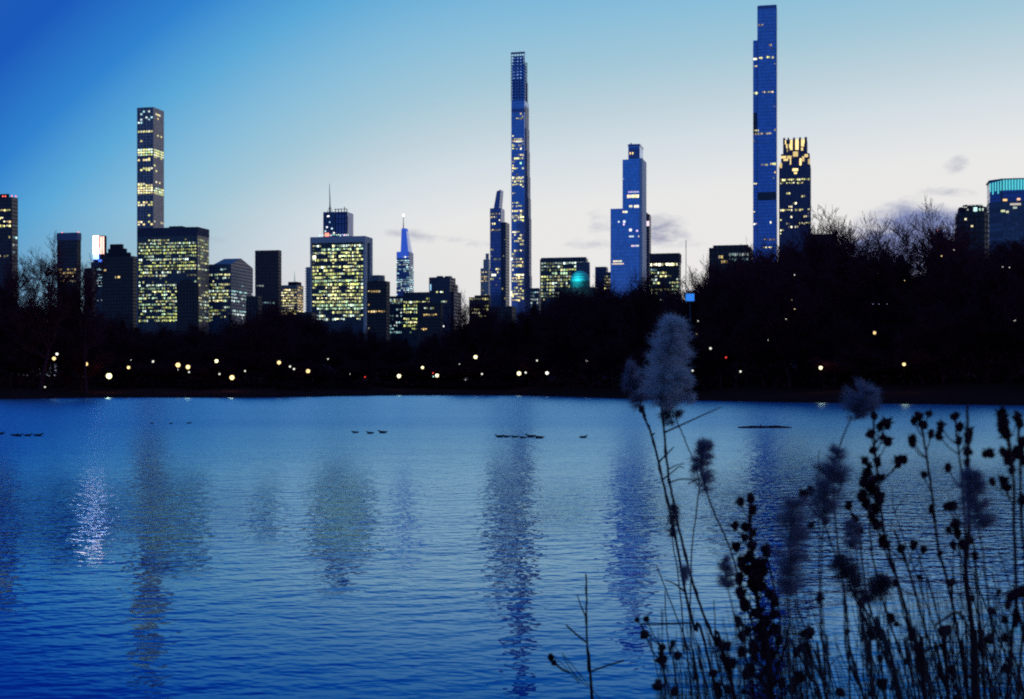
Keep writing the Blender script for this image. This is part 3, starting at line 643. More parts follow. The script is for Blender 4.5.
# 26 blue screen and crane mast
B = Bld('billboard', 'small bright cyan blue screen glowing above the dark trees', 303, 685, 695, 696, cat='billboard')
b = MB(); b.box(B.W*.44,B.W*.56,.2,.5,0,B.z(292)); b.build('post', M_metal, B.root)
b = MB(); b.box(0,B.W,0,.5,B.z(301.5),B.z(293)); b.build('screen_frame', M_black, B.root)
b = MB(); b.box(.15,B.W-.15,-.1,-.02,B.z(301),B.z(293.6)); b.build('screen', glow('cyan_screen', (.03,.24,.9), .9), B.root)
B = Bld('crane_mast', 'thin tall pale mast above the cyan blue screen', 1500, 686.0, 687.0, 687.5, cat='mast')
b = MB(); b.tube([(0,0,0),(0,0,B.z(240))],.35,5); b.build('mast', plain('mast_paint', (.25,.22,.28)), B.root)
# 27 tallest tower
B = Bld('residential_tower', 'tallest blue glass tower with a stepped top and narrow dark seam', 1750, 753, 776.5, 778, depth=30)
W, D = B.W, B.D; xs = B.x(757.3)
b = MB(); b.box(xs,W,0,D,0,B.z(5)); b.box(0,xs,1.2,D,0,B.z(39)); b.build('wall', facade('tall_tower_glass', (.12,.14,.30), (.19,.34,.68), 4.3, 2.0,.14,.1,.14,.72,.3), B.root)
b = MB(); b.box(xs-.5,xs+.5,-.3,1.2,0,B.z(39)); b.box(W-.6,W+.3,-.3,1,0,B.z(5)); b.box(xs+.5,W-.6,-.3,1,B.z(8),B.z(4.6)); b.build('mullion', M_navy, B.root)
for p0, p1 in [(112,133),(192,200)]:
    b = MB(); b.box(xs+.6,W-.7,-.12,.1,B.z(p1),B.z(p0)) if p0 > 150 else b.box(0.2,xs-.6,1.0,1.3,B.z(p1),B.z(p0))
    b.build('louvre_panel', M_dglass, B.root)
q = []
for (x0,x1,p0,p1,p,br) in [(753.3,757,55.5,59.5,.9,1.2),(759,762.5,55.5,59,.9,1.1),(765,770,55,58.5,.8,1.0),(771.5,774,55.5,59,.9,1.1),(754,757,64,66,.8,.6),(774,776,63,65,1,1),(753.5,758,90.5,94,1,1.4),(762,773.5,90.5,93,.9,.95),(774,776,106,107.5,1,.4),
     (753.3,776,128,135,.45,.75),(753.3,757,138,142,.8,.9),(761,776,163,166,.7,.9),(753.3,757,182,184,.9,1.1),(770,776,162,165.5,1,.9),(753,757,210,213,.8,.9),(762,772,220,224,.9,.95),(753.3,757,222,225,.5,.7),(760,775,238,241,.2,.5),(763,772,246,249,.6,.8),(773,776,168,180,.2,.4),(758,776,20,50,.02,.3),(758,776,140,215,.02,.35)]:
    q += wingrid(rb,'f',B.x(x0),B.x(x1),B.z(p1),B.z(p0),min(4.2, max(2.6,(B.z(p0)-B.z(p1)))),2.3,p,'yellow' if br>.5 else 'warm',W, 1.2 if x1 < 758 else 0,fw=.8,br=br,coh=.1)
put_windows(B.root, q)
# 28 crown lit tower
B = Bld('limestone_tower', 'dark limestone tower with golden lit crown arches beside the tallest tower', 1600, 779, 810.5, 812, depth=34)
W, D = B.W, B.D
ml = facade('limestone_wall', (.075,.065,.13),(.04,.045,.12),3.7,2.6,.35,.4)
b = MB(); b.box(0,W,0,D,0,B.z(165)); b.box(B.x(781),B.x(809.5),.5,D-1,B.z(165),B.z(153)); b.box(B.x(783),B.x(807),2,D-3,B.z(153),B.z(138.5)); b.build('wall', ml, B.root)
b = MB()
for a,c_ in [(783,785),(787.5,789),(793,795),(799,801),(804.5,807)]: b.box(B.x(a),B.x(c_),1.4,3,B.z(153),B.z(136.6))
b.build('pilaster', ml, B.root)
q = []
for a,c_,p0,p1,k in [(784.2,786,139,143,1),(786,790,143,147,.7),(790,792.5,138.8,149,.8),(795.3,798.5,138.8,149,1),(801,804,138.8,146,.8),(804,806.5,138.8,143,1.2),(787,789,147,151,.6),(800,803,147,150,.7),(781,786,155,157.5,.7),(783.5,788,158,160,.7),(787,791.5,155,158,.5),(793,798,151,156,.5),(799.5,801.5,158,165,1),(802,804.3,156,161,.5),(790,791,158,164,.8),(792.5,798,168,170.5,1.2),(794,797,171.5,173.5,.9),(804.5,808,154,157,.6),(779.5,782,162,167,.5),(808,810,159,164,.4)]:
    q.append(('f',B.x(a),B.x(c_),B.z(p1),B.z(p0),(1.1*k,.82*k,.32*k),W,1.9 if p1 <= 152 else -.05))
q += wingrid(rb,'f',.8,W-.8,B.z(235),B.z(172),3.8,2.3,.2,'yellow',W,0,br=.9,band=lambda f:.75 if abs(f-.82)<.04 or abs(f-.38)<.04 or abs(f-.17)<.04 else .12)
put_windows(B.root, q)
# 29 dark apartment in trees
def aptm(label, d, pl, ps, steps, win=None, name='apartment_building', mat=None, pr=None):
    B = Bld(name, label, d, pl, ps, pr, cat='building')
    b = MB(); first = True
    for (a,c_,t) in steps: b.box(B.x(a),B.x(c_),0 if first else .4,B.D-(0 if first else .5),0,B.z(t)); first = False
    b.build('wall', mat or M_dark, B.root)
    if win: put_windows(B.root, win(B))
    return B
aptm('dark apartment house with lit top floor windows among trees by the tallest tower', 900, 709, 751, [(709,751,247),(713,748,244.5)],
     lambda B: wingrid(rb,'f',B.x(729),B.x(749),B.z(262),B.z(248),3.2,1.6,.55,'cool',B.W,0,br=.4,coh=.5)+wingrid(rb,'f',B.x(711),B.x(728),B.z(264),B.z(250),3.2,1.6,.25,'warm',B.W,0,br=.4,coh=.5))
aptm('bulky black flat topped block at the foot of the golden crowned tower', 560, 806, 838, [(806,836,236),(809,834,233.5)])
aptm('black lower block with small pale windows beside the bulky flat topped one', 540, 836, 866, [(836,866,258)],
     lambda B: wingrid(rb,'f',B.x(843),B.x(864),B.z(275),B.z(264),3.0,1.2,.25,'warm',B.W,0,br=.6))
aptm('lowest black block stepping down beside the steep gabled roof', 520, 866, 881, [(866,881,283)])
# 31 steep gable house
B = Bld('gabled_house', 'black house with a steep tall gabled roof among the bare trees', 480, 885, 917, cat='building')
b = MB(); b.box(0,B.W,0,B.D,0,B.z(296)); b.build('wall', M_dark, B.root)
b = MB(); W, D = B.W, B.D; z0, z1 = B.z(296), B.z(254)
b.v = [(-.4,-.4,z0),(W+.4,-.4,z0),(W+.4,D,z0),(-.4,D,z0),(W*.5-.8,1.2,z1),(W*.5+.8,1.2,z1),(W*.5+.8,D-2,z1),(W*.5-.8,D-2,z1)]
b.f = [(0,1,5,4),(1,2,6,5),(2,3,7,6),(3,0,4,7),(4,5,6,7),(3,2,1,0)]; b.build('roof', M_black, B.root)
b = MB(); b.box(W*.62,W*.72,2,3,B.z(285),B.z(266)); b.build('chimney', M_dark, B.root)
# 32
B = aptm('black stepped block topped by one red light beside the round topped tower', 620, 930, 960, [(930,960,252),(935,958,241),(936,944,232)])
b = MB(); b.sphere((B.x(938.5), 2, B.z(229)), .35, nu=6, nv=4); b.build('beacon', M_redl, B.root)
b = MB(); b.tube([(B.x(938.5), 2, B.z(232.2)),(B.x(938.5), 2, B.z(229.5))], .12, 5); b.build('pole', M_metal, B.root)
# 33 round topped tower
B = Bld('apartment_tower', 'black tower with a rounded crown of tiny white roof lights', 900, 957, 989, cat='building')
W, D = B.W, B.D
b = MB(); ch = 3.0; b.prism([(ch,0),(W-ch,0),(W,ch),(W,D),(0,D),(0,ch)], 0, B.z(212)); b.build('wall', M_dark, B.root)
b = MB(); b.prism([(ch+1,1),(W-ch,1),(W-1,ch),(W-1,D-1),(1.5,D-1),(1.5,ch)], B.z(212), B.z(206)); b.prism([(ch+3,3),(W-ch-2,3),(W-3,ch+3),(W-3,D-3),(4,D-3),(4,ch+3)], B.z(206), B.z(203.5)); b.build('roof', M_black, B.root)
b = MB()
for i in range(15):
    b.sphere((B.x(961+i*1.8), .8, B.z(206.3-(2.0 if 3<i<13 else 0)+rb.uniform(-.6,.6))), .4, nu=5, nv=3)
b.build('light_string', glow('roof_lights', (.8,.85,.8), .9), B.root)
put_windows(B.root, [('f',B.x(a),B.x(a)+w,B.z(p),B.z(p)+h,c_,W,0) for a,p,w,h,c_ in [(973.5,211,2.2,2.6,(.5,.85,.8)),(979,210.5,1,1.6,(.3,.5,.4)),(982,210.5,1,1.6,(.4,.5,.4)),(964.6,219.5,1.2,1.2,(.8,.75,.5)),(971,226.5,1.2,1,(.8,.7,.4)),(967,210,.8,1,(.3,.35,.3))]])
# 34 cyan crowned tower
B = Bld('crowned_tower', 'tower whose crown of cyan lit vertical fins meets the frame edge', 1100, 990, 1042, cat='skyscraper', depth=30)
W, D = B.W, B.D
b = MB(); b.prism([(0,8),(9,0),(W,0),(W,D),(0,D)], 0, B.z(200)); b.build('wall', facade('slate_wall', (.10,.11,.16),(.09,.11,.17),3.8,3,.35,.3,.3,.3), B.root)
mc = glow('cyan_fin_light', (.10,.66,.72), .95)
b = MB(); b.prism([(.6,8.4),(9.4,.8),(W-.6,.8),(W-.6,D-1),(.6,D-1)], B.z(200), B.z(178.8)); b.build('crown_core', M_navy, B.root)
for i in range(5):
    t = (i+.25)/5; x, y = 9*t, 8-8*t
    b = MB(); b.box(x,x+.95,y-.3,y+.5,B.z(189+3*(i%2)),B.z(180.5-t*1.5)); b.build('fin_light', mc, B.root)
for i in range(14):
    x = 9.6+i*2.15
    b = MB(); b.box(x,x+1.3,-.3,.7,B.z(189),B.z(178.3)); b.build('fin_light', mc, B.root)
b = MB(); b.prism([(-.3,8),(9,-.5),(W+.3,-.5),(W+.3,D),(-.3,D)], B.z(178.6), B.z(177.4)); b.build('roof', M_grey, B.root)
put_windows(B.root, [('f',B.x(a),B.x(a)+w,B.z(p),B.z(p)+1.6,c_,W,0) for a,p,w,c_ in [(1003,200,3,(.9,.55,.2)),(1017,199.5,2.4,(.9,.5,.3)),(1010,204.5,8,(.4,.35,.3)),(1001,211,3,(.5,.55,.3)),(1006,212,2,(.5,.5,.3)),(1013,208,3,(.3,.35,.3))]])
# low fill blocks behind the tree line
for (lab, d, a, c_, t) in [('low dark block peeking above trees under the sign tower', 1150, 84, 92, 268),('low dark roofline block between gabled block and brown slab', 1300, 246, 258, 296),
        ('low dark block beneath the small yellow lit block with spire', 1200, 296, 312, 312),('low black block at the foot of the slanted narrow tower', 1200, 488, 512, 306),('low black block beneath the tallest tower', 1000, 748, 790, 262)]:
    aptm(lab, d, a, c_, [(a,c_,t)])

# ------------------------------------------------------------------ trees
M_bark = plain('winter_bark', (.10,.02,.032), 1, .3, .5, 0)
M_twig = plain('winter_twigs', (.10,.02,.032), 1, .3, .3, 0)
M_needle = plain('dark_needles', (.11,.022,.034), 1, .3, .4, 0)
def bare_tree(seed, H=20.0, spread=.42, ntw=5200, tl=1.1, tw=.035, low=.22):
    rnd = random.Random(seed); tr = MB(); cr = MB(); ends = []
    def grow(p, d, L, r, lev):
        pts = [p]; rs = [r]; n = 4; q = p.copy(); dd = d.copy()
        for i in range(n):
            dd = (dd + Vector((rnd.uniform(-1,1), rnd.uniform(-1,1), rnd.uniform(-.3,.7)))*.17).normalized()
            q = q + dd*(L/n); pts.append(q.copy()); rs.append(r*(1-.55*(i+1)/n))
        (tr if lev < 1 else cr).tube(pts, rs, 5 if lev < 2 else 3, cap=False)
        if lev >= 4: ends.append((pts[-1], dd)); ends.append((pts[2], dd)); return
        if lev >= 2: ends.append((pts[-2], dd)); ends.append((pts[1], dd))
        nb = (5,4,4,3)[lev]
        for i in range(nb):
            k = rnd.randint(1,n) if lev else rnd.randint(2,n)
            a = rnd.uniform(0,2*math.pi); side = Vector((math.cos(a), math.sin(a), rnd.uniform(-.15,.45)))
            nd = (dd*rnd.uniform(.35,.9) + side*rnd.uniform(.5,.95)).normalized()
            grow(pts[k], nd, L*rnd.uniform(.52,.8), rs[k]*.62, lev+1)
        grow(pts[-1], dd, L*.72, rs[-1]*.9, lev+1)
    grow(Vector((0,0,0)), Vector((0,0,1)), H*.36, H*.016, 0)
    zs = max(e[0].z for e in ends)
    for i in range(ntw):
        p, d = rnd.choice(ends)
        o = p + Vector((rnd.gauss(0,.5), rnd.gauss(0,.5), rnd.gauss(0,.45)))
        if o.z < H*low*.5: continue
        dd = (d*.5 + Vector((rnd.uniform(-1,1), rnd.uniform(-1,1), rnd.uniform(-.2,1.1)))).normalized()
        L = tl*rnd.uniform(.5,1.4); a = dd.cross(Vector((rnd.uniform(-1,1),rnd.uniform(-1,1),.3))).normalized()*tw
        c = dd.cross(a).normalized()*tw; e = o+dd*L
        cr.tri(o-a, o+a, e); cr.tri(o-c, o+c, e)
    k = H/max(zs,1)                               # bring to the wanted height
    for mb in (tr, cr): mb.v = [(x*k,y*k,z*k) for x,y,z in mb.v]
    return tr.mesh('trunk', M_bark, True), cr.mesh('crown', M_twig), H
def open_tree(seed, H=20.0):
    rnd = random.Random(seed); tr = MB(); cr = MB(); zs = [0]
    def grow(p, d, L, r, lev):
        pts = [p]; rs = [r]; n = 5 if lev < 3 else 3; q = p.copy(); dd = d.copy()
        for i in range(n):
            dd = (dd + Vector((rnd.uniform(-1,1), rnd.uniform(-1,1), rnd.uniform(-.25,.6)))*(.15 if lev < 3 else .28)).normalized()
            q = q + dd*(L/n); pts.append(q.copy()); rs.append(max(.024, r*(1-.45*(i+1)/n)))
        zs.append(q.z)
        (tr if lev < 1 else cr).tube(pts, rs, 6 if lev < 2 else 3, cap=False)
        if lev >= 6: return
        for i in range((3,4,4,4,4,2)[lev]):
            k = rnd.randint(1 if lev else 3, n); a = rnd.uniform(0,6.283)
            side = Vector((math.cos(a), math.sin(a), rnd.uniform(-.2,.4)))
            nd = (dd*rnd.uniform(.4,.9) + side*rnd.uniform(.5,.95)).normalized()
            grow(pts[k], nd, L*rnd.uniform(.5,.78), max(.026, rs[k]*.66), lev+1)
        grow(pts[-1], dd, L*.72, rs[-1]*.92, lev+1)
    grow(Vector((0,0,0)), Vector((0,0,1)), H*.34, H*.020, 0)
    k = H/sorted(zs)[int(len(zs)*.995)]
    for mb in (tr, cr): mb.v = [(x*k,y*k,z*k) for x,y,z in mb.v]
    return tr.mesh('trunk', M_bark, True), cr.mesh('crown', M_twig), H
def conifer(seed, H=16.0):
    rnd = random.Random(seed); tr = MB(); cr = MB()
    tr.tube([(0,0,0),(0.1,0,H*.5),(0,0,H*.97)], [.3,.18,.04], 6)
    n = 300
    for i in range(n):
        f = (i/n)**.9; z = H*(.06+.92*f); L = (H*.23)*(1-f)**.8*rnd.uniform(.55,1.15)+.25; a = rnd.uniform(0,2*math.pi)
        d = Vector((math.cos(a), math.sin(a), rnd.uniform(-.25,.25)))
        e = Vector((0,0,z)) + d*L
        cr.tube([(0,0,z), tuple(Vector((0,0,z))+d*L*.5), tuple(e)], [.05,.03,.01], 3, False)
        for k in range(30):
            t = rnd.uniform(.2,1.05); o = Vector((0,0,z)) + d*L*t
            nd = Vector((rnd.uniform(-1,1),rnd.uniform(-1,1),rnd.uniform(-.6,.5))).normalized()
            aa = nd.cross(Vector((.3,.2,1))).normalized()*.07
            cr.tri(o-aa, o+aa, o+nd*rnd.uniform(.35,.8))
    return tr.mesh('trunk', M_bark, True), cr.mesh('crown', M_needle), H
DENSE = [bare_tree(s, 20, ntw=15000, tl=1.0, tw=.05) for s in (1,2,3,4,5)]
OPEN = [open_tree(s) for s in (21,22,23)]
CONI = [conifer(s) for s in (31,32)]
SEG = [(-999,48,'under the brown slab tower with red roof lights'),(48,132,'under the tower with the glowing screens'),(132,212,'under the wide striped office block'),
       (212,300,'under the gabled block and the brown slab'),(300,388,'under the white framed office block'),(388,470,'under the blue lit spire tower'),
       (470,540,'under the thinnest lattice topped tower'),(540,604,'under the teal lit dome'),(604,700,'under the bright blue stepped tower'),
       (700,782,'under the tallest blue glass tower'),(782,870,'under the golden crowned tower'),(870,950,'under the steep gabled roof'),(950,9999,'under the cyan crowned tower')]
def seg(px): return next(s for a,b,s in SEG if a <= px < b)
def tree(kind, px, ptop, d, width=None, label=None, name='bare_tree', rnd=random):
    tr, cr, H = kind; g = terr(px, d) - .1; ht = zat(ptop, d) - g
    if ht < 3: return
    r = empty(name, ((px-CX)/F*d, d, g), rnd.uniform(0, 6.28)); k = ht/H
    kx = k if width is None else width
    r.scale = (kx, kx, k)
    link('trunk', tr, r); link('crown', cr, r)
    tag(r, label or f'dark {"bare" if name=="bare_tree" else "conical"} tree in the black wood {seg(px)}', 'tree', None if label else f'{"bare" if name=="bare_tree" else "evergreen"} trees {seg(px)}')
TL = [(-200,292),(-20,288),(10,290),(30,296),(60,300),(90,306),(120,312),(160,325),(200,323),(225,318),(245,307),(262,303),(285,306),(305,313),(340,319),(370,326),(400,330),(425,328),(450,325),(470,316),(500,308),(520,305),(545,298),(570,288),(595,284),(612,276),(630,275),(645,284),(660,300),(676,309),(695,308),(700,290),(706,272),(722,262),(750,262),(765,250),(785,242),(805,240),(825,244),(842,262),(860,282),(872,306),(900,304),(918,306),(926,262),(940,248),(960,245),(990,240),(1024,234),(1200,225)]
def tline(px):
    for (a,ya),(b,yb) in zip(TL, TL[1:]):
        if a <= px <= b: return ya+(yb-ya)*(px-a)/(b-a)
    return 280
rt = random.Random(7)
for (e0, e1, step, dlo, dhi, wk) in [(150,230,15,1,8,1.15),(90,140,17,5,20,1.1),(45,80,17,12,40,1.1),(30,44,22,35,70,1.2)]:
    px = -70
    while px < 1100:
        x = px + rt.uniform(-5,5); d = shore(x) + rt.uniform(e0,e1); y = tline(x) + rt.uniform(dlo,dhi)
        y = min(y, 362)
        ht = zat(y, d) - terr(x, d)
        gap = 868 < x < 925                     # sky shows low between the trunks here
        if not (gap and e1 > 45 and rt.random() < .75):
            if rt.random() < .12 and not gap: tree(rt.choice(CONI), x, y, d, rnd=rt, name='evergreen_tree')
            else: tree(rt.choice(DENSE), x, y, d, width=max(ht/20, .72)*wk*rt.uniform(.9,1.15), rnd=rt)
        px += step
# trees that stand out against the sky
for (x, y, d, k, w, lab) in [
    (40,246,340,'o',1.35,'big bare elm spreading fine twigs between the brown slab and lavender topped slab'),
    (22,262,350,'o',1.1,'smaller bare tree crowding against the brown slab tower'),
    (86,262,345,'o',.95,'thin bare tree between the lavender topped slab and the glowing screens'),
    (262,303,420,'d',1.05,'rounded black tree just beneath the plain brown slab tower'),
    (463,297,480,'o',.8,'small bare tree against pale sky beside the dark stepped tower'),
    (480,300,470,'o',.8,'bare tree top beneath the low block with warm yellow windows'),
    (626,274,370,'d',1.1,'rounded dark tree covering the foot of the blue stepped tower'),
    (597,284,400,'d',1.0,'dark tree between the teal dome and the blue stepped tower'),
    (707,262,330,'o',.7,'bare tree beside the dark apartment house, above the cyan screen'),
    (752,245,330,'o',1.0,'bare tree in front of the foot of the tallest tower'),
    (671,291,320,'o',.6,'low slim bare tree just beside the cyan blue screen'),
    (828,222,300,'o',1.1,'bare tree rising behind the bulky flat topped black block'),
    (852,216,290,'o',1.25,'tall bare tree with open crown beyond the bulky black block'),
    (866,240,300,'o',1.0,'bare tree with a leaning limb beside the sky gap'),
    (884,240,285,'o',1.1,'tall bare tree on the near edge of the sky gap'),
    (905,222,300,'o',1.25,'widest bare crown standing behind the steep gabled roof'),
    (922,214,290,'o',1.35,'tallest bare tree, its haze of twigs before the blue cloud'),
    (940,226,280,'o',1.2,'bare tree beside the red light on the stepped black block'),
    (962,232,270,'o',1.1,'bare tree before the round topped tower')]:
    tree((OPEN if k == 'o' else DENSE)[int(x) % 3], x, y, d, width=w, label=lab, rnd=rt)
# undergrowth along the bank
def undergrowth():
    b = MB(); rnd = random.Random(5)
    for i in range(26000):
        px = rnd.uniform(-90,1120); d = shore(px) + rnd.choice((rnd.uniform(32,60), rnd.uniform(60,150))); x = (px-CX)/F*d
        hgt = 3.5+2.5*mnoise.noise(Vector((px/22, d/20, 5))) + 1.5
        g = terr(px, d); z = g + rnd.uniform(0, max(1.2,hgt)); o = Vector((x, d, z))
        nd = Vector((rnd.uniform(-1,1),rnd.uniform(-1,1),rnd.uniform(0,1))).normalized(); a = nd.cross(Vector((rnd.uniform(-1,1),.2,.5))).normalized()*.22
        b.tri(o-a, o+a, o+nd*rnd.uniform(.8,1.7))
    tag(b.build('undergrowth', M_needle), 'black undergrowth and shrubs along the far bank', 'undergrowth', kind='stuff')
undergrowth()

# ------------------------------------------------------------------ lamps on the far bank, and high window lights on added posts
BANK_LIGHTS = [(57,354,1,'w'),(54,358.5,1.25,'y'),(86,364,1.35,'y'),(109,376,1.9,'g'),(128.5,367.5,1.15,'y'),(153,361.5,.85,'w'),(178,365,1.6,'y'),(188,367,1.5,'y'),(189,372,.7,'w'),(178,369.5,.5,'w'),(131,360,.4,'w'),
         (216.5,361,1.3,'g'),(219.5,374,.75,'w'),(232,377.5,1.65,'y'),(245,371,.7,'w'),(45,387,.65,'w'),(279,362.5,1.35,'y'),(290,366.5,.8,'w'),(294,369,.8,'w'),(308,371,1.4,'y'),(328,359,.6,'w'),(365,377,.6,'r'),(350,374,.35,'w'),
         (399,376,1.4,'g'),(422.5,367.5,1.05,'g'),(433,373,.6,'r'),(437,375.5,1.3,'g'),(433.4,376.5,.6,'c'),(459.5,364,.45,'w'),(475.5,357,1.35,'g'),(482,374,.75,'w'),(519,373.4,1.45,'g'),(525.6,372.6,.8,'w'),(547,373,1.2,'w'),(537,360.5,.7,'w'),
         (587,361,1.0,'w'),(710.5,348.4,.9,'w'),(726,357.4,.75,'r'),(692.5,370.6,.8,'w'),(698,321,.5,'w'),(696.6,334,.45,'y'),(740.5,371.5,.85,'w'),(820.7,367.7,1.3,'g'),(874.5,332.8,1.2,'y'),(904,364.3,1.2,'y'),(1014.8,320.5,.95,'w'),
         (794.6,275,.5,'w'),(792,300,.5,'y'),(794.6,309,.5,'y'),(786,319,.45,'w'),(768,340,.35,'w'),(941.5,256,.55,'y'),(954,250,.4,'w'),(1002.6,267,.45,'w'),(1009.5,267.5,.45,'w'),(904.5,280.5,.4,'y'),(873,304,.35,'b'),(879,304,.35,'b'),(887,304,.35,'b'),
         (544,299.5,.5,'y')]
LC = {'w': (1,1,.86), 'y': (1,.72,.30), 'g': (1,.90,.50), 'r': (1,.05,.03), 'c': (.5,1,.9), 'b': (.5,.55,1)}
LN = {'w': 'white', 'y': 'amber', 'g': 'pale yellow', 'r': 'red', 'c': 'cyan', 'b': 'bluish'}
GM = {k: glow('lamp_glow_'+k, c, {'w':1.6,'y':1.7,'g':2.0,'r':1.5,'c':1.5,'b':1.0}[k]) for k, c in LC.items()}
GS = {k: glow('window_glow_'+k, c, {'w':1.1,'y':1.2,'g':1.4,'r':1.2,'c':1.2,'b':.7}[k]) for k, c in LC.items()}
M_post = plain('lamp_post_iron', (.02,.006,.008), 1, .1, 3, 0)
ORD = ['first','second','third','fourth','fifth','sixth','seventh','eighth','ninth','tenth']
byseg = {}
PL = {(109,376): 700, (232,377.5): 500, (399,376): 200, (519,373.4): 200, (188,367): 250, (820.7,367.7): 200, (904,364.3): 200}
for L in sorted(BANK_LIGHTS): byseg.setdefault(seg(L[0]), []).append(L)
for sg, Ls in byseg.items():
    Ls.sort()
    for i, (px, py, s, k) in enumerate(Ls):
        hi = py < 345  # high ones are apartment windows, stood on added posts before the trees
        d = shore(px) + (16 if not hi else 24) + (i*3) % 9
        x = (px-CX)/F*d; z = zat(py, d); g = terr(px, d) - .1
        rr = .275*s**1.25*d/300
        if z < g+1.2: g = z-1.2
        root = empty('lamp_or_window' if k != 'r' else 'signal_light', (x,d,g)); h = z-g
        b = MB(); b.tube([(0,0,0),(0,0,.5),(0,0,.55),(0,0,h-rr*1.1)], [.10,.10,.035,.025], 6); b.build('post', M_post, root)
        b = MB(); b.sphere((0,0,h), rr, nu=14, nv=10); b.build('light_globe', (GM if py > 345 and s > .9 else GS)[k] if py > 345 else GS[k], root, True)
        b = MB(); b.tube([(0,0,h+rr*.9),(0,0,h+rr*1.5)], [rr*.7,.02], 6); b.build('light_cap', M_post, root)
        if (px, py) in PL:
            ld = bpy.data.lights.new('lamp_light', 'POINT'); ld.energy = PL[(px, py)]*.3; ld.color = (1,.85,.5); ld.shadow_soft_size = .4
            lo = link('lamp_light', ld, root); lo.location = (0,-.8,h-.1)
        nm = {'w':'white','y':'amber','g':'yellow','r':'red','c':'cyan','b':'bluish'}[k]; size = 'large' if s > 1.4 else ('small' if s < .8 else 'round')
        tag(root, f'{size} {nm} light, {ORD[i]} of {len(Ls)} rightwards {sg}', 'lamp', 'lamps lit on the far bank')

# ------------------------------------------------------------------ ducks and the floating log
M_duck = plain('duck_plumage', (.03,.018,.02), .8, .4, 20)
def duck_mesh(seed):
    rnd = random.Random(seed); b = MB()
    prof = [(-.30,.10,.012,.05),(-.24,.085,.05,.035),(-.15,.06,.11,.075),(-.02,.05,.135,.095),(.10,.055,.115,.095),(.17,.09,.07,.075),(.20,.125,.05,.05),(.22,.15,.045,.045),(.24,.17,.05,.045),(.27,.175,.043,.04),(.295,.165,.018,.014),(.34,.155,.013,.007)]
    n = 8
    for (x, z, ry, rz) in prof:
        for j in range(n):
            q = 2*math.pi*j/n; b.v.append((x + (0 if x < .15 else .25*rz*math.sin(q)*0), ry*math.cos(q), z + rz*math.sin(q)))
    for i in range(len(prof)-1):
        for j in range(n): b.f.append((i*n+j, i*n+(j+1)%n, (i+1)*n+(j+1)%n, (i+1)*n+j))
    b.f.append(tuple(range(n-1,-1,-1))); m = (len(prof)-1)*n; b.f.append(tuple(range(m, m+n)))
    return b.mesh('duck', M_duck, True)
DM = duck_mesh(1); rd = random.Random(3)
def flock(pts, lab, cat='duck', dirs=1):
    for i, (px, py, s) in enumerate(pts):
        d = CH*F/(py+1.2-HY); o = link('duck', DM)
        o.location = ((px-CX)/F*d, d, -.005); o.rotation_euler = (0,0,(0 if dirs > 0 else math.pi)+rd.uniform(-.4,.4)); o.scale = (s*.88,s*.88,s*.8)
        tag(o, lab % ORD[i], 'duck', 'ducks swimming on the lake')
flock([(1,433,1),(14.5,434.5,.9),(18.5,435,1),(28,434.8,1),(38.5,434.8,1.1)], 'dark duck, %s of the line of five starting at the frame edge')
flock([(152,422.5,.7),(171,422.8,.7),(189,422.3,.8)], 'tiny distant duck, %s of three spread below the striped block')
flock([(355,431.7,.95),(370,432.4,1.0),(382.5,431.8,1.2)], 'dark duck, %s of the trio in the bright mid lake water', dirs=-1)
flock([(499.5,436,1.05),(506.5,436,.95),(514.5,436.3,.9),(522.5,437,.85),(530.5,436,1.2),(539,437,1.15)], 'dark duck, %s of the close line of six below the lattice tower', dirs=-1)
flock([(583.5,436.6,1)], 'dark duck swimming alone apart from the line of six %.0s')
def log():
    d = CH*F/(428-HY); r = empty('floating_log', ((765-CX)/F*d, d, 0)); b = MB()
    w = 27/F*d; b.tube([(-w,.2,.03),(-w*.5,0,.07),(0,.1,.06),(w*.4,-.1,.09),(w,.1,.02)], [.05,.09,.08,.1,.04], 7); b.tube([(-w*.2,0,.08),(-w*.1,.1,.3)], [.04,.02], 5)
    b.build('log', M_bark, r, True)
    tag(r, 'long low dark log floating on the lake beyond the reeds', 'log')
log()

# ------------------------------------------------------------------ plants near the camera
M_reed = plain('dry_reed_stem', (.05,.03,.04), .8, .3, 12, .2)
M_dry = plain('dead_stem', (.045,.016,.022), .9, .3, 20, .1)
M_pod = plain('dark_seed_head', (.05,.014,.022), 1, .4, 60, 0)
def plume_mat(name, col):
    m, T, b = newmat(name)
    tc = T.n.new('ShaderNodeTexCoord').outputs['Object']
    c = T.mix(T.noise(tc, 30, 3), (*[x*.7 for x in col],1), (*[x*1.2 for x in col],1))
    dif = T.n.new('ShaderNodeBsdfDiffuse'); T.put(dif.inputs[0], c)
    tr = T.n.new('ShaderNodeBsdfTranslucent'); T.put(tr.inputs[0], c)
    mx = T.n.new('ShaderNodeMixShader'); mx.inputs[0].default_value = .45; T.l.new(dif.outputs[0], mx.inputs[1]); T.l.new(tr.outputs[0], mx.inputs[2])
    T.l.new(mx.outputs[0], T.n['Material Output'].inputs[0]); return m
M_plume = plume_mat('pale_plume', (.52,.50,.58)); M_plume2 = plume_mat('dim_plume', (.25,.21,.30)); M_plume3 = plume_mat('dark_plume', (.12,.085,.13))
def gz(y):
    return 1.3 if y < 1.5 else 1.3 - 1.75*(min(y-1.5,6.5)/6.5)**.9
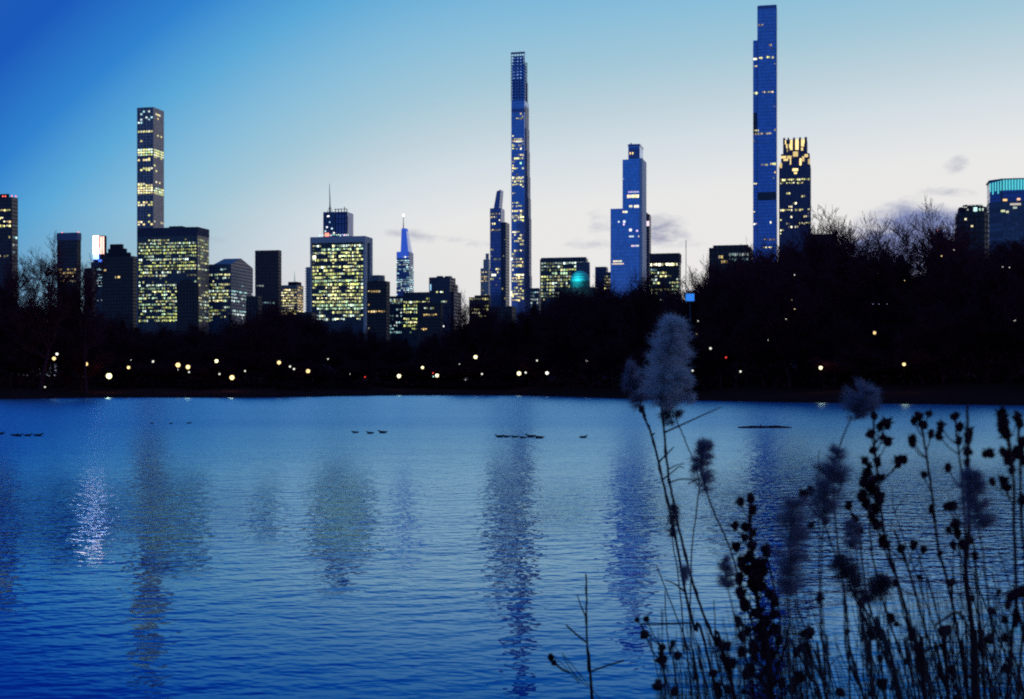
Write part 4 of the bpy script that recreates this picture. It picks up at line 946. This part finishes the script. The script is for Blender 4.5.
def smooth(pts, n=5):
    out = []
    for i in range(len(pts)-1):
        p0 = pts[max(i-1,0)]; p1 = pts[i]; p2 = pts[i+1]; p3 = pts[min(i+2,len(pts)-1)]
        for k in range(n):
            t = k/n
            out.append(p1*.5*2*.5*0 + .5*((2*p1)+(p2-p0)*t+(2*p0-5*p1+4*p2-p3)*t*t+(3*p1-p0-3*p2+p3)*t*t*t))
    out.append(pts[-1]); return out
class Plant:
    """a plant rooted in the near bank; pixel tracks become space curves at distance d"""
    def __init__(s, name, label, poly, d, r0=1.2, r1=None, mat=None, cat='reed', group=None, nodes=False, dd=0.0):
        rnd = random.Random(hash((poly[0][0], d)) & 0xffff); s.d = d; s.dd = dd; s.rnd = rnd
        W = [P(px, py, d + dd*(i/(max(len(poly)-1,1)))) for i, (px,py) in enumerate(poly)]
        last = W[-1]; prev = W[-2]; dr = (last-prev).normalized(); g = gz(last.y)
        if last.z > g and poly[-1][1] > 560:
            k = (last.z-g)/max(-dr.z, .5); base = last + Vector((dr.x*.6, dr.y*.6, -1)).normalized()*1e-6
            W.append(Vector((last.x+dr.x*k*.6, last.y, g-.03)))
        s.base = W[-1]; s.root = empty(name, s.base); s.o = s.base
        tag(s.root, label, cat, group)
        s.pts = [w - s.o for w in smooth(W, 6)]
        n = len(s.pts); px2m = d/F; r1 = (r1 or r0*1.6)*.72; r0 *= .85
        b = MB(); rs = [px2m*(r0+(r1-r0)*min(1, i/n*1.3)) for i in range(n)]
        for i in range(1, n-1): s.pts[i] = s.pts[i] + Vector((rnd.uniform(-1,1), rnd.uniform(-1,1), 0))*px2m*.45
        if nodes:
            for i in range(4, n, 5): rs[i] *= 1.5
        b.tube(s.pts, rs, 6); b.build('stem', mat or M_reed, s.root, True)
        s.px2m = px2m
    def at(s, px, py, off=0): return P(px, py, s.d+off) - s.o
    def twig(s, poly, r=.8, name='branch', mat=None, r1=None, leaf=False):
        W = smooth([s.at(*p) for p in poly], 4); n = len(W)
        b = MB(); b.tube(W, [s.px2m*(r+((r1 if r1 is not None else r*.45)-r)*i/(n-1)) for i in range(n)], 5); return b.build(name, mat or M_reed, s.root, True)
    def nearest(s, p):
        return min(s.pts, key=lambda q: (q.x-p.x)**2+((q.z-p.z)*.8+ (0 if q.z < p.z else .03))**2)
    def pod(s, px, py, r, mat=None, name='seed_head'):
        rnd = s.rnd; c = s.at(px, py, rnd.uniform(-.03,.03)); R_ = r*s.px2m*.95; b = MB()
        b.sphere(c, R_*rnd.uniform(.7,.95), R_*.8, R_*rnd.uniform(.8,1.15), nu=6, nv=5, jit=.32, rnd=rnd)
        for k in range(15):                      # open bracts and stubs
            a = rnd.uniform(0,6.28); e = rnd.uniform(-.4,1.2); d = Vector((math.cos(a)*math.cos(e), math.sin(a)*math.cos(e), math.sin(e)))
            sd = d.cross(Vector((.2,.3,1))).normalized()*R_*.45
            p = c + d*R_*.5; q_ = c + d*R_*rnd.uniform(1.15,1.85)
            b.tri(p-sd, p+sd, q_); b.tri(p-sd*.5+Vector((0,R_*.3,0)), p+sd*.5-Vector((0,R_*.3,0)), q_)
        b.build(name, mat or M_pod, s.root)
        q = s.nearest(c - Vector((0,0,R_*3)))
        if (q-c).length > R_*1.2 and (q-c).length < .16:
            mid = (q+c)*.5 + Vector((0,0,-.006)); bb = MB(); bb.tube([q, mid, c], [s.px2m*.75,s.px2m*.6,s.px2m*.6], 5); bb.build('branch', M_dry, s.root)
    def plume(s, axis, wid, mat=None, n=5000, hl=18, wisp=.5, lump=.35, cone=.0):
        """soft seed plume: axis pixel points from base to tip, wid the half widths in pixels at those points"""
        rnd = s.rnd; m = s.px2m; b = MB(); A = [s.at(*p) for p in axis]; K = len(A)-1
        b.tube(A, [m*1.0]*(K)+[m*.4], 4)
        ph = rnd.uniform(0,9); Ltot = sum((A[k+1]-A[k]).length for k in range(K)); nbr = max(14, int(n/95)); per = int(n*1.15/nbr)
        wind = Vector((.35, 0, .1))
        for q in range(nbr):
            t = rnd.random()**.85*K; k = min(int(t), K-1); f = t-k
            p = A[k].lerp(A[k+1], f); w = (wid[k]*(1-f)+wid[k+1]*f)*m; ax = (A[k+1]-A[k]).normalized()
            a = rnd.uniform(0,6.28); side = ax.cross(Vector((0,1,0))).normalized(); dep = ax.cross(side)
            rad = side*math.cos(a)+dep*math.sin(a)*.7
            Lb = w*rnd.uniform(.55,1.12)*(1+lump*.6*mnoise.noise(Vector((math.cos(a)*1.3+ph, math.sin(a)*1.3, t*2.2))))
            p0 = p - ax*Lb*.35; d0 = (rad*.8+ax*rnd.uniform(.3,.9)).normalized(); d1 = (rad+ax*rnd.uniform(-.5,.45)+wind*rnd.uniform(.2,1)).normalized()
            B_ = [p0]
            for z in range(5): B_.append(B_[-1] + d0.lerp(d1, z/4).normalized()*Lb*.24)
            for i in range(per):
                u_ = rnd.random()*4.999; z = int(u_); o = B_[z].lerp(B_[z+1], u_-z); bd = (B_[z+1]-B_[z]).normalized()
                sp = m*(1.6+1.1*u_*.3)
                o = o + Vector((rnd.gauss(0,1),rnd.gauss(0,1),rnd.gauss(0,1)))*sp*.6
                dr = (bd*rnd.uniform(.5,1.3) + Vector((rnd.gauss(0,.42),rnd.gauss(0,.42),rnd.gauss(0,.36))) + wind*.25).normalized()
                L = hl*m*rnd.uniform(.3,.95); e1 = dr.cross(Vector((rnd.uniform(-1,1),rnd.uniform(-1,1),rnd.uniform(-1,1)))).normalized()*m*rnd.uniform(.13,.26)
                b.tri(o-e1, o+e1, o+dr*L)
        return b.build('plume', mat or M_plume, s.root)
# --- tall reeds with plumes
p = Plant('plumed_reed', 'tall reed carrying the biggest palest feathery plume', [(661,404),(664,432),(668,472),(673,500),(685,555),(698,599),(714,640),(732,687)], 4.0, 1.25, 1.9, nodes=True, cat='reed')
p.plume([(662,406),(664,392),(666,372),(669,350),(673,332),(677,321)], [9,19,21,17,13,6], n=15000, hl=12, lump=.5)
p.plume([(668,398),(680,384),(690,372)], [7,9,5], n=1500, hl=11)
p.plume([(667,392),(682,398),(693,400)], [6,6,2], n=700, hl=10)
p.plume([(664,388),(658,366),(655,350)], [6,6,4], n=900, hl=9)
p.twig([(663.5,433),(690,421),(721,407)], 1.1, 'dry_leaf'); p.twig([(667,470),(675,466),(685,463)], .9, 'dry_leaf', r1=.3); p.twig([(668,483),(682,479),(697,480)], .9,'dry_leaf')
p = Plant('plumed_reed', 'reed with a small narrow plume leaning against the biggest plume', [(643,408),(646,420),(651.5,434.5),(658.7,463),(667,500),(676,539.5),(685,590),(695,630),(713.6,680)], 4.15, 1.15, 1.9, nodes=True)
p.plume([(641,404),(636,390),(631,376),(627,366)], [5,8,7,3], M_plume2, n=3000, hl=11)
p.twig([(659,462),(667,454),(674,447)], 1.1, 'dry_leaf', r1=.5); p.twig([(651,436),(655,433)], 1.4,'dry_leaf'); p.twig([(662,480),(670,474),(679,467),(684,468)], .9, 'dry_leaf')
p.twig([(685,592),(675,584),(665,580)], 1.1, 'dry_leaf'); p.pod(641,409,4,M_plume3,'bract')
p = Plant('plumed_reed', 'reed with a drooping dark tuft just under the biggest plume', [(676,418),(684,438),(694,462),(700,482)], 4.05, .7, .8)
p.plume([(665,404),(669,413),(672,422)], [3,8,5], M_plume3, n=900, hl=11); p.plume([(676,410),(680,416)], [3,3], M_plume3, n=250, hl=9)
p = Plant('plumed_reed', 'reed with a dark oval plume hanging apart between stems', [(704,486),(716,517),(729,546),(745,600),(762,660),(772,699)], 3.7, .95, 1.5)
p.plume([(707,490),(701,474),(702,456),(706,443)], [7,11,9,4], M_plume2, n=4200, hl=10); p.plume([(697,470),(692,466)],[4,3],M_plume2,n=500,hl=8)
p.twig([(694,452),(704,446),(712,440)], .6,'dry_leaf'); p.twig([(688,484),(700,478)], .8,'dry_leaf')
p = Plant('reed', 'thin straight reed hanging from beside the dark oval plume', [(699.5,486),(694,530),(691.7,555),(690,618),(695,680),(699,699)], 3.9, .7, 1.2)
p = Plant('seed_stalk', 'stem bearing a single dark spindle shaped head', [(672,508),(672,535),(680,590),(684,640),(692,699)], 4.3, .6, 1.1)
p.plume([(672,536),(673,522),(674,507)], [4,6,3], M_plume3, n=2200, hl=5)
p = Plant('seed_stalk', 'stem with a small blurred blue grey head among crossing reeds', [(685,585),(690,620),(700,670),(706,699)], 3.5, .6, 1.1)
p.plume([(685,585),(685,576),(684,567)], [3,6,4], M_plume2, n=1300, hl=5)
p = Plant('seed_stalk', 'stem with a fuzzy blue grey ball beside the dense dark bush', [(727,587),(738,630),(750,690)], 3.0, .7, 1.3)
p.plume([(727,588),(725,572),(724,558)], [6,9,5], M_plume2, n=2600, hl=8)
p = Plant('plumed_reed', 'reed with a round soft plume standing up against the far bank', [(851,419),(845,432),(840,446),(834,470),(836,530),(845,600),(850,690)], 3.1, .7, 1.5)
p.plume([(855,418),(858,408),(862,398),(867,389)], [8,14,17,12], plume_mat('soft_plume', (.26,.24,.34)), n=6500, hl=10, lump=.5)
p = Plant('plumed_reed', 'reed with a long dark plume leaning over before the lake', [(826,512),(822,540),(822,602),(828,675),(830,699)], 2.7, .7, 1.4)
p.plume([(822,520),(825,498),(829,474),(838,450)], [11,14,14,5], M_plume2, n=6500, hl=12, lump=.6); p.plume([(836,500),(843,480),(846,465)], [6,6,3], M_plume2, n=700, hl=12)
p = Plant('plumed_reed', 'reed with the faintest widest hanging plume beside the dense dark bush', [(790,590),(786,630),(790,680),(792,699)], 2.4, .9, 1.6)
p.plume([(790,592),(789,565),(790,535),(795,500)], [12,17,16,7], M_plume2, n=7000, hl=15, lump=.6)
p = Plant('plumed_reed', 'reed with a ragged dark plume drooping above crossing stems', [(853,596),(862,603),(877,639),(894,685)], 2.9, 1.3, 2.0)
p.plume([(858,594),(850,580),(842,566),(836,560)], [8,13,10,5], M_plume3, n=4500, hl=10)
p = Plant('plumed_reed', 'reed with a fuzzy egg shaped plume tilted beside the ragged one', [(862,603),(860,620),(870,665),(873,699)], 3.0, 1.0, 1.8)
p.plume([(866,601),(874,592),(881,584),(884,577)], [6,12,12,6], M_plume3, n=4000, hl=9)
p = Plant('plumed_reed', 'reed with a big dark blurred plume against the thick upright stem', [(978,528),(984,560),(990,620),(996,699)], 2.6, .9, 1.6)
p.plume([(984,528),(978,512),(970,492),(972,472)], [9,16,13,5], M_plume2, n=6000, hl=13, lump=.6)
p = Plant('plumed_reed', 'reed with a thin bluish tuft beside the tall pod laden stalks', [(850,548),(856,580),(862,640),(868,699)], 2.8, .6, 1.3)
p.plume([(851,548),(852,534),(854,518)], [6,8,4], M_plume2, n=1800, hl=10)
# --- lone twig and small plants
p = Plant('dead_twig', 'lone bare forked twig standing apart in open water', [(586,574),(586.5,600),(587,640),(589,672),(592,699)], 4.2, .9, 1.6, mat=M_dry, cat='twig', nodes=True)
p.twig([(586,617),(581,606),(577,594)], .9); p.twig([(586,642),(576,634),(566,625)], 1.0, r1=.9); p.twig([(589.5,672),(606,666),(624,660.5)], 1.0, r1=.9); p.twig([(588,687),(578,678),(568,665)], .5); p.twig([(580,680),(581,673)], .5)
p = Plant('dead_twig', 'tiny drooping twig with two dark buds beside the lone forked twig', [(554,656),(566,668),(580,684),(600,699)], 4.0, .4, .6, mat=M_dry, cat='twig')
p.pod(551,658,4.5); p.pod(554,663,3.5)
p = Plant('seed_stalk', 'short stalk topped with a small cluster of black buds', [(662,648),(663,668),(665,699)], 3.9, .8, 1.2, mat=M_dry)
for q in [(662,648,4),(659,661,4.5),(664,660,4.5),(661,654,3.5),(664,667,3)]: p.pod(*q)
p.twig([(663,665),(652,650),(640,624),(634,622)], .8)
p.twig([(641,624),(660,624),(692,623)], 1.0, r1=1.0); p.pod(646,619,4); p.pod(637,620,3)
# --- crossing bare reeds
BR = [([(657,565),(662,580),(676,615),(692,660),(700,699)],4.3,.6,'thin reed slanting across, beginning between the crossing plume stems'),
      ([(665,590),(666,620),(670,655),(678,699)],4.2,.6,'thin upright reed behind the short stalk with black buds'),
      ([(681,630),(684,655),(694,699)],3.6,.5,'short fine reed low between the crossing plume stems'),
      ([(714,600),(716,640),(720,672),(735,699)],3.5,.6,'short upright reed beside the dense dark bush'),
      ([(640,632),(690,630),(712,600)],4.2,.01,''),
      ([(819,450),(819,530),(820,602),(825,675),(828,699)],3.2,.5,'hair thin vertical reed crossing the open water patch'),
      ([(882,544.5),(896,578),(911,626.7),(925,675),(931,699)],3.0,1.1,'second long curved reed beneath the pod laden stalks'),
      ([(869.8,480),(869.8,530),(874.6,566),(886.7,614.6),(906,665),(916,699)],3.0,1.0,'first long curved reed beneath the pod laden stalks'),
      ([(844,590),(845,620),(847,656),(857.7,685),(864,699)],3.0,1.0,'upright reed under the ragged drooping plume'),
      ([(860,605),(866,640),(870,665),(873,699)],3.1,1.0,'reed falling straight from the egg shaped plume'),
      ([(862,612),(877,639),(888,665),(902,699)],2.8,1.3,'stout reed slanting down from the egg shaped plume'),
      ([(805.7,634),(812,655),(821,680),(826,699)],3.1,1.1,'reed curving low in the open water patch'),
      ([(790,639),(804,665),(812,682),(822,699)],3.0,1.1,'reed curving low against the dense dark bush'),
      ([(894,560),(900,600),(913,650),(920,699)],3.3,.7,'fine reed between the two long curved reeds'),
      ([(915,545),(930,590),(945,640),(958,699)],3.3,.6,'fine slanting reed behind the broken stub')]
for poly, d, r, lab in BR:
    if lab: Plant('reed', lab, poly, d, r, r*1.6, nodes=r > .9)
# --- pod bearing dark stalks
def podplant(label, poly, d, r0, r1, pods, bush=None, name='seed_stalk'):
    p = Plant(name, label, poly, d, r0, r1, mat=M_dry, cat='plant', group='dark plants with seed heads on the near bank')
    for q in pods: p.pod(*q)
    return p
bushp = [(740,502,5.5),(750.6,498,5),(753,510,5),(734.6,526,5.5),(746,527,5.5),(753,532.7,5),(735.8,547.5,6.5),(751.8,546.4,6),(766.7,550,7),(741.5,563.6,7),(756,566,7),(739,578.4,7),(747,570,7),(740,593,6.5),(741,597,5),(744.7,606.7,6),(737.7,621.6,6),(748.6,629.6,4.5),(742.7,636.5,6),(741.7,651.5,6),(753.6,648.5,7),(749.6,670,7.5),(752,585,7),(761,578,6),(749,556,6),(744,538,5)]
p = podplant('densest dark bush crowded with seed heads, tallest stem between hanging plumes', [(751,496),(750,520),(752,550),(756,590),(764,640),(772,699)], 3.2, 1.6, 4.0, bushp)
rp = random.Random(77)
for i in range(46):
    y = rp.uniform(560,699); x = 752 + (y-560)*.17 + rp.gauss(0, 6+ (y-560)*.09); p.pod(x, y, rp.uniform(3.5,6.5))
for t in [[(765,640),(758,600),(741,560)],[(768,660),(752,640),(742,622)],[(762,630),(775,600),(766,552)],[(770,680),(758,660),(745,650)],[(770,690),(784,650),(790,620)],[(768,670),(780,640),(778,600)],[(771,690),(760,680),(750,672)]]: p.twig(t, 1.8, r1=1.0, mat=M_dry)
podplant('side stalk with few heads at the foot of the densest dark bush', [(718,641),(724,660),(736,699)], 3.4, 1.0, 1.6, [(717.8,642,5.5),(725.8,661.4,5.5),(713.9,673.7,5),(716.8,687,6),(722.8,657,4),(728,668,5),(720,695,5)])
podplant('tall stalk thick with dark heads below the round soft plume', [(873,408),(874,440),(877,470),(880,500),(886,540),(900,590),(912,640),(924,699)], 3.0, 1.2, 1.9,
   [(873.6,416,5),(886.5,424,6.5),(880,427,5),(871,434,5.5),(888,441.5,6),(883,437,4),(873.6,451,5),(864.6,461,5),(877.5,462.6,5.5),(898,462,6),(904,460,5.5),(867,473,6),(881,478,5),(863,483,6.5),(873.6,491,6.5),(862,496,6.5),(880,499,6.5),(875,509,6.5),(869,485,6),(866,504,6),(876,524.5,6),(871,516,5.5),(869,466,4.5),(873,481,6)])
podplant('stalk with two spaced heads between the pod laden stalks', [(848,505),(860,535),(862,560),(868,600),(880,640),(900,699)], 3.1, .8, 1.5, [(848.7,505.6,5),(858,531,6.5),(855,520,5),(871,633.5,6),(862.5,601,5)])
podplant('pair of small heads low before the leaning plume', [(824,521),(832,545),(845,575),(856,600),(872,640),(886,699)], 2.9, .8, 1.5, [(810.6,525.7,5),(824.7,520.6,5),(827,504,5),(804,495,5.5),(811,491,5),(802,497,4)])
podplant('stalk whose heads ring the water gap above the broken stub', [(894,530),(906,561),(918,602.5),(928,639),(942,682),(948,699)], 3.0, 1.3, 1.9, [(882.6,541,6.5),(886,545,5),(900.7,549,5),(913.5,545,5.5),(924,550,4.5),(895,583,4),(891.5,619,5)])
podplant('long slender stalk with a forked head cluster near the far bank line', [(919,419),(922.6,432),(929,473),(934,511.6),(939,553),(944.7,571),(956.8,626.7),(964,675),(967,699)], 3.0, 1.2, 2.2,
   [(918.7,417,6),(922.6,425,5.5),(929,414,4),(913,440,5.5),(912,445,4),(924,475,4.5),(931.6,509,5),(940,553.4,4),(914,421,4.5),(931,434,4.5)])
podplant('stalk with heads in a loose ladder beside the thick upright stem', [(954.7,414),(957,440),(961,470),(964,510),(966,560),(970,620),(972,699)], 2.9, 1.0, 1.8,
   [(954.7,416,5),(960,426.6,5),(969,433,6),(958.6,441,4.5),(948,468,5),(940.6,426.6,5.5),(939,435.6,5),(952,506,6),(946,507,4),(956,524.5,6),(957,533,5),(953.5,545.7,5),(962.5,545,5),(949,530,4.5)])
podplant('thickest upright stem standing straight among the reeds', [(967.6,405),(967.6,440),(968,480),(969,530),(965.5,573.5),(972.5,626.7),(975,660),(976,699)], 2.7, 1.5, 4.4, [(967.6,452,6),(968,440,4.5),(967,463,4.5),(971,501,6),(968,490,6),(966,475,5),(970,540,4.5)])
podplant('thin companion stalk hugging the thickest upright stem', [(973,540),(975,556),(977,590),(979.7,626.7),(982,660),(984.6,699)], 2.7, 1.3, 2.4, [(975,556.6,5),(989.5,453.6,6),(985,455,4)])
podplant('stalk with the biggest dark heads close to the frame edge', [(1003,405),(1008,430),(1011,460),(1014,486),(1014,530),(1016,578),(1016,627),(1007.5,687)], 2.6, 1.4, 2.6,
   [(1002,415,7),(1004,427,8),(1006,435,7),(1002,422,7),(1018,417.6,6.5),(1009,457.5,7.5),(1003,452,5),(1003.6,483,7),(992,482,4.5),(1012,470,5),(1007,488,5),(1015,595,6.5),(1010,597,5),(1007.6,605,5),(1004.6,620,5),(1016,618,6),(1004.6,638,4.5)])
podplant('outermost stalk of heads cut by the frame edge', [(1018,421),(1020,470),(1021.7,524),(1026,580),(1024,640),(1018,699)], 2.7, 1.3, 2.2, [(1019,452,7),(1022,442,6),(1023,500,6),(1020,425,5),(1022,592,6),(1023,460,6)])
p = podplant('broken thick stub with a bent branch leaning on it', [(917,648),(919,660),(923,680),(925,699)], 2.8, 3.0, 3.6, [(918,648.5,5)])
p.twig([(920,652),(932,648),(945,643)], 1.3, mat=M_dry, r1=1.1)
p = podplant('short dark stub beside the broken thick stub', [(943,644),(945,662),(948,699)], 2.8, 2.2, 2.8, [(943.5,645,4.5)])
p = podplant('snapped stem folded over beside the thickest upright stem', [(964,617),(966,640),(968,699)], 2.75, 1.2, 1.8, [])
p.twig([(964,617),(957,612),(946,618),(935,625)], 1.6, mat=M_dry, r1=1.3); p.twig([(935,625),(941,640),(946,650)], .8, mat=M_dry)
podplant('slender stalk topped by one head in the open water patch', [(820,598),(821,640),(826,699)], 3.1, .6, 1.1, [(820,598,4.5)])
podplant('low stalk with two heads beside the dense dark bush', [(803,633),(808,660),(818,699)], 3.1, 1.0, 1.5, [(803,634,4),(802,648,5),(796,652,5)])
# dry grass thicket at the foot of the plants
def thicket():
    b = MB(); rnd = random.Random(9)
    for i in range(760):
        px = rnd.choice([rnd.uniform(655,730), rnd.uniform(730,800), rnd.uniform(735,810), rnd.uniform(790,1030), rnd.uniform(860,1030), rnd.uniform(900,1030)])
        top = rnd.triangular(560,700,650) if px > 720 else rnd.triangular(620,700,680); d = rnd.uniform(2.5,4.2)
        lean = rnd.gauss(.26,.24); p0 = P(px, top, d); h = p0.z - gz(d)
        if h < .1: continue
        base = Vector((p0.x + lean*h*.6, d+rnd.uniform(-.05,.05), gz(d)-.02)); mid = p0.lerp(base,.5)+Vector((lean*.05,0,0))
        w = rnd.choice((.3,.45,.6,.8,1.0))*d/F
        b.tube([base, mid, p0], [w*1.5, w, w*.3], 4, False)
        if rnd.random() < .35:
            q = p0.lerp(mid, rnd.uniform(.1,.9)); e = q + Vector((rnd.uniform(-.07,.07), 0, rnd.uniform(.0,.06)))
            b.tube([q, e], [w*.7, w*.3], 3, False)
            if rnd.random() < .5: b.sphere(e, w*rnd.uniform(3,6.5), nu=6, nv=4, jit=.3, rnd=rnd)
    for i in range(75):                          # taller dead stems woven through
        px = rnd.choice([rnd.uniform(648,735), rnd.uniform(775,900), rnd.uniform(850,1030), rnd.uniform(930,1040)])
        top = rnd.triangular(500,665,600) if px > 840 else rnd.triangular(590,690,640); d = rnd.uniform(2.8,3.9)
        lean = rnd.gauss(.24,.14); p0 = P(px, top, d); h = p0.z - gz(d)
        base = Vector((p0.x + lean*h*.7, d, gz(d)-.02)); w = rnd.uniform(.6,1.15)*d/F
        mid = p0.lerp(base,.35)+Vector((lean*.09,0,0)); m2 = p0.lerp(base,.7)+Vector((lean*.05,0,0))
        b.tube([base, m2, mid, p0], [w*1.5, w*1.3, w, w*.5], 5, False)
        for k in range(rnd.randint(0,3)):
            q = p0.lerp(mid, rnd.uniform(0,1)); e = q + Vector((rnd.uniform(-.09,.09), rnd.uniform(-.03,.03), rnd.uniform(-.02,.07)))
            b.tube([q, e], [w*.6, w*.35], 4, False)
            if rnd.random() < .6: b.sphere(e, w*rnd.uniform(3,6), nu=6, nv=4, jit=.4, rnd=rnd)
    tag(b.build('dry_grass', M_dry), 'tangle of thin dry grass blades at the foot of the reeds', 'grass', kind='stuff')
thicket()
print('windows', NWIN[0], 'objects', len(bpy.data.objects))
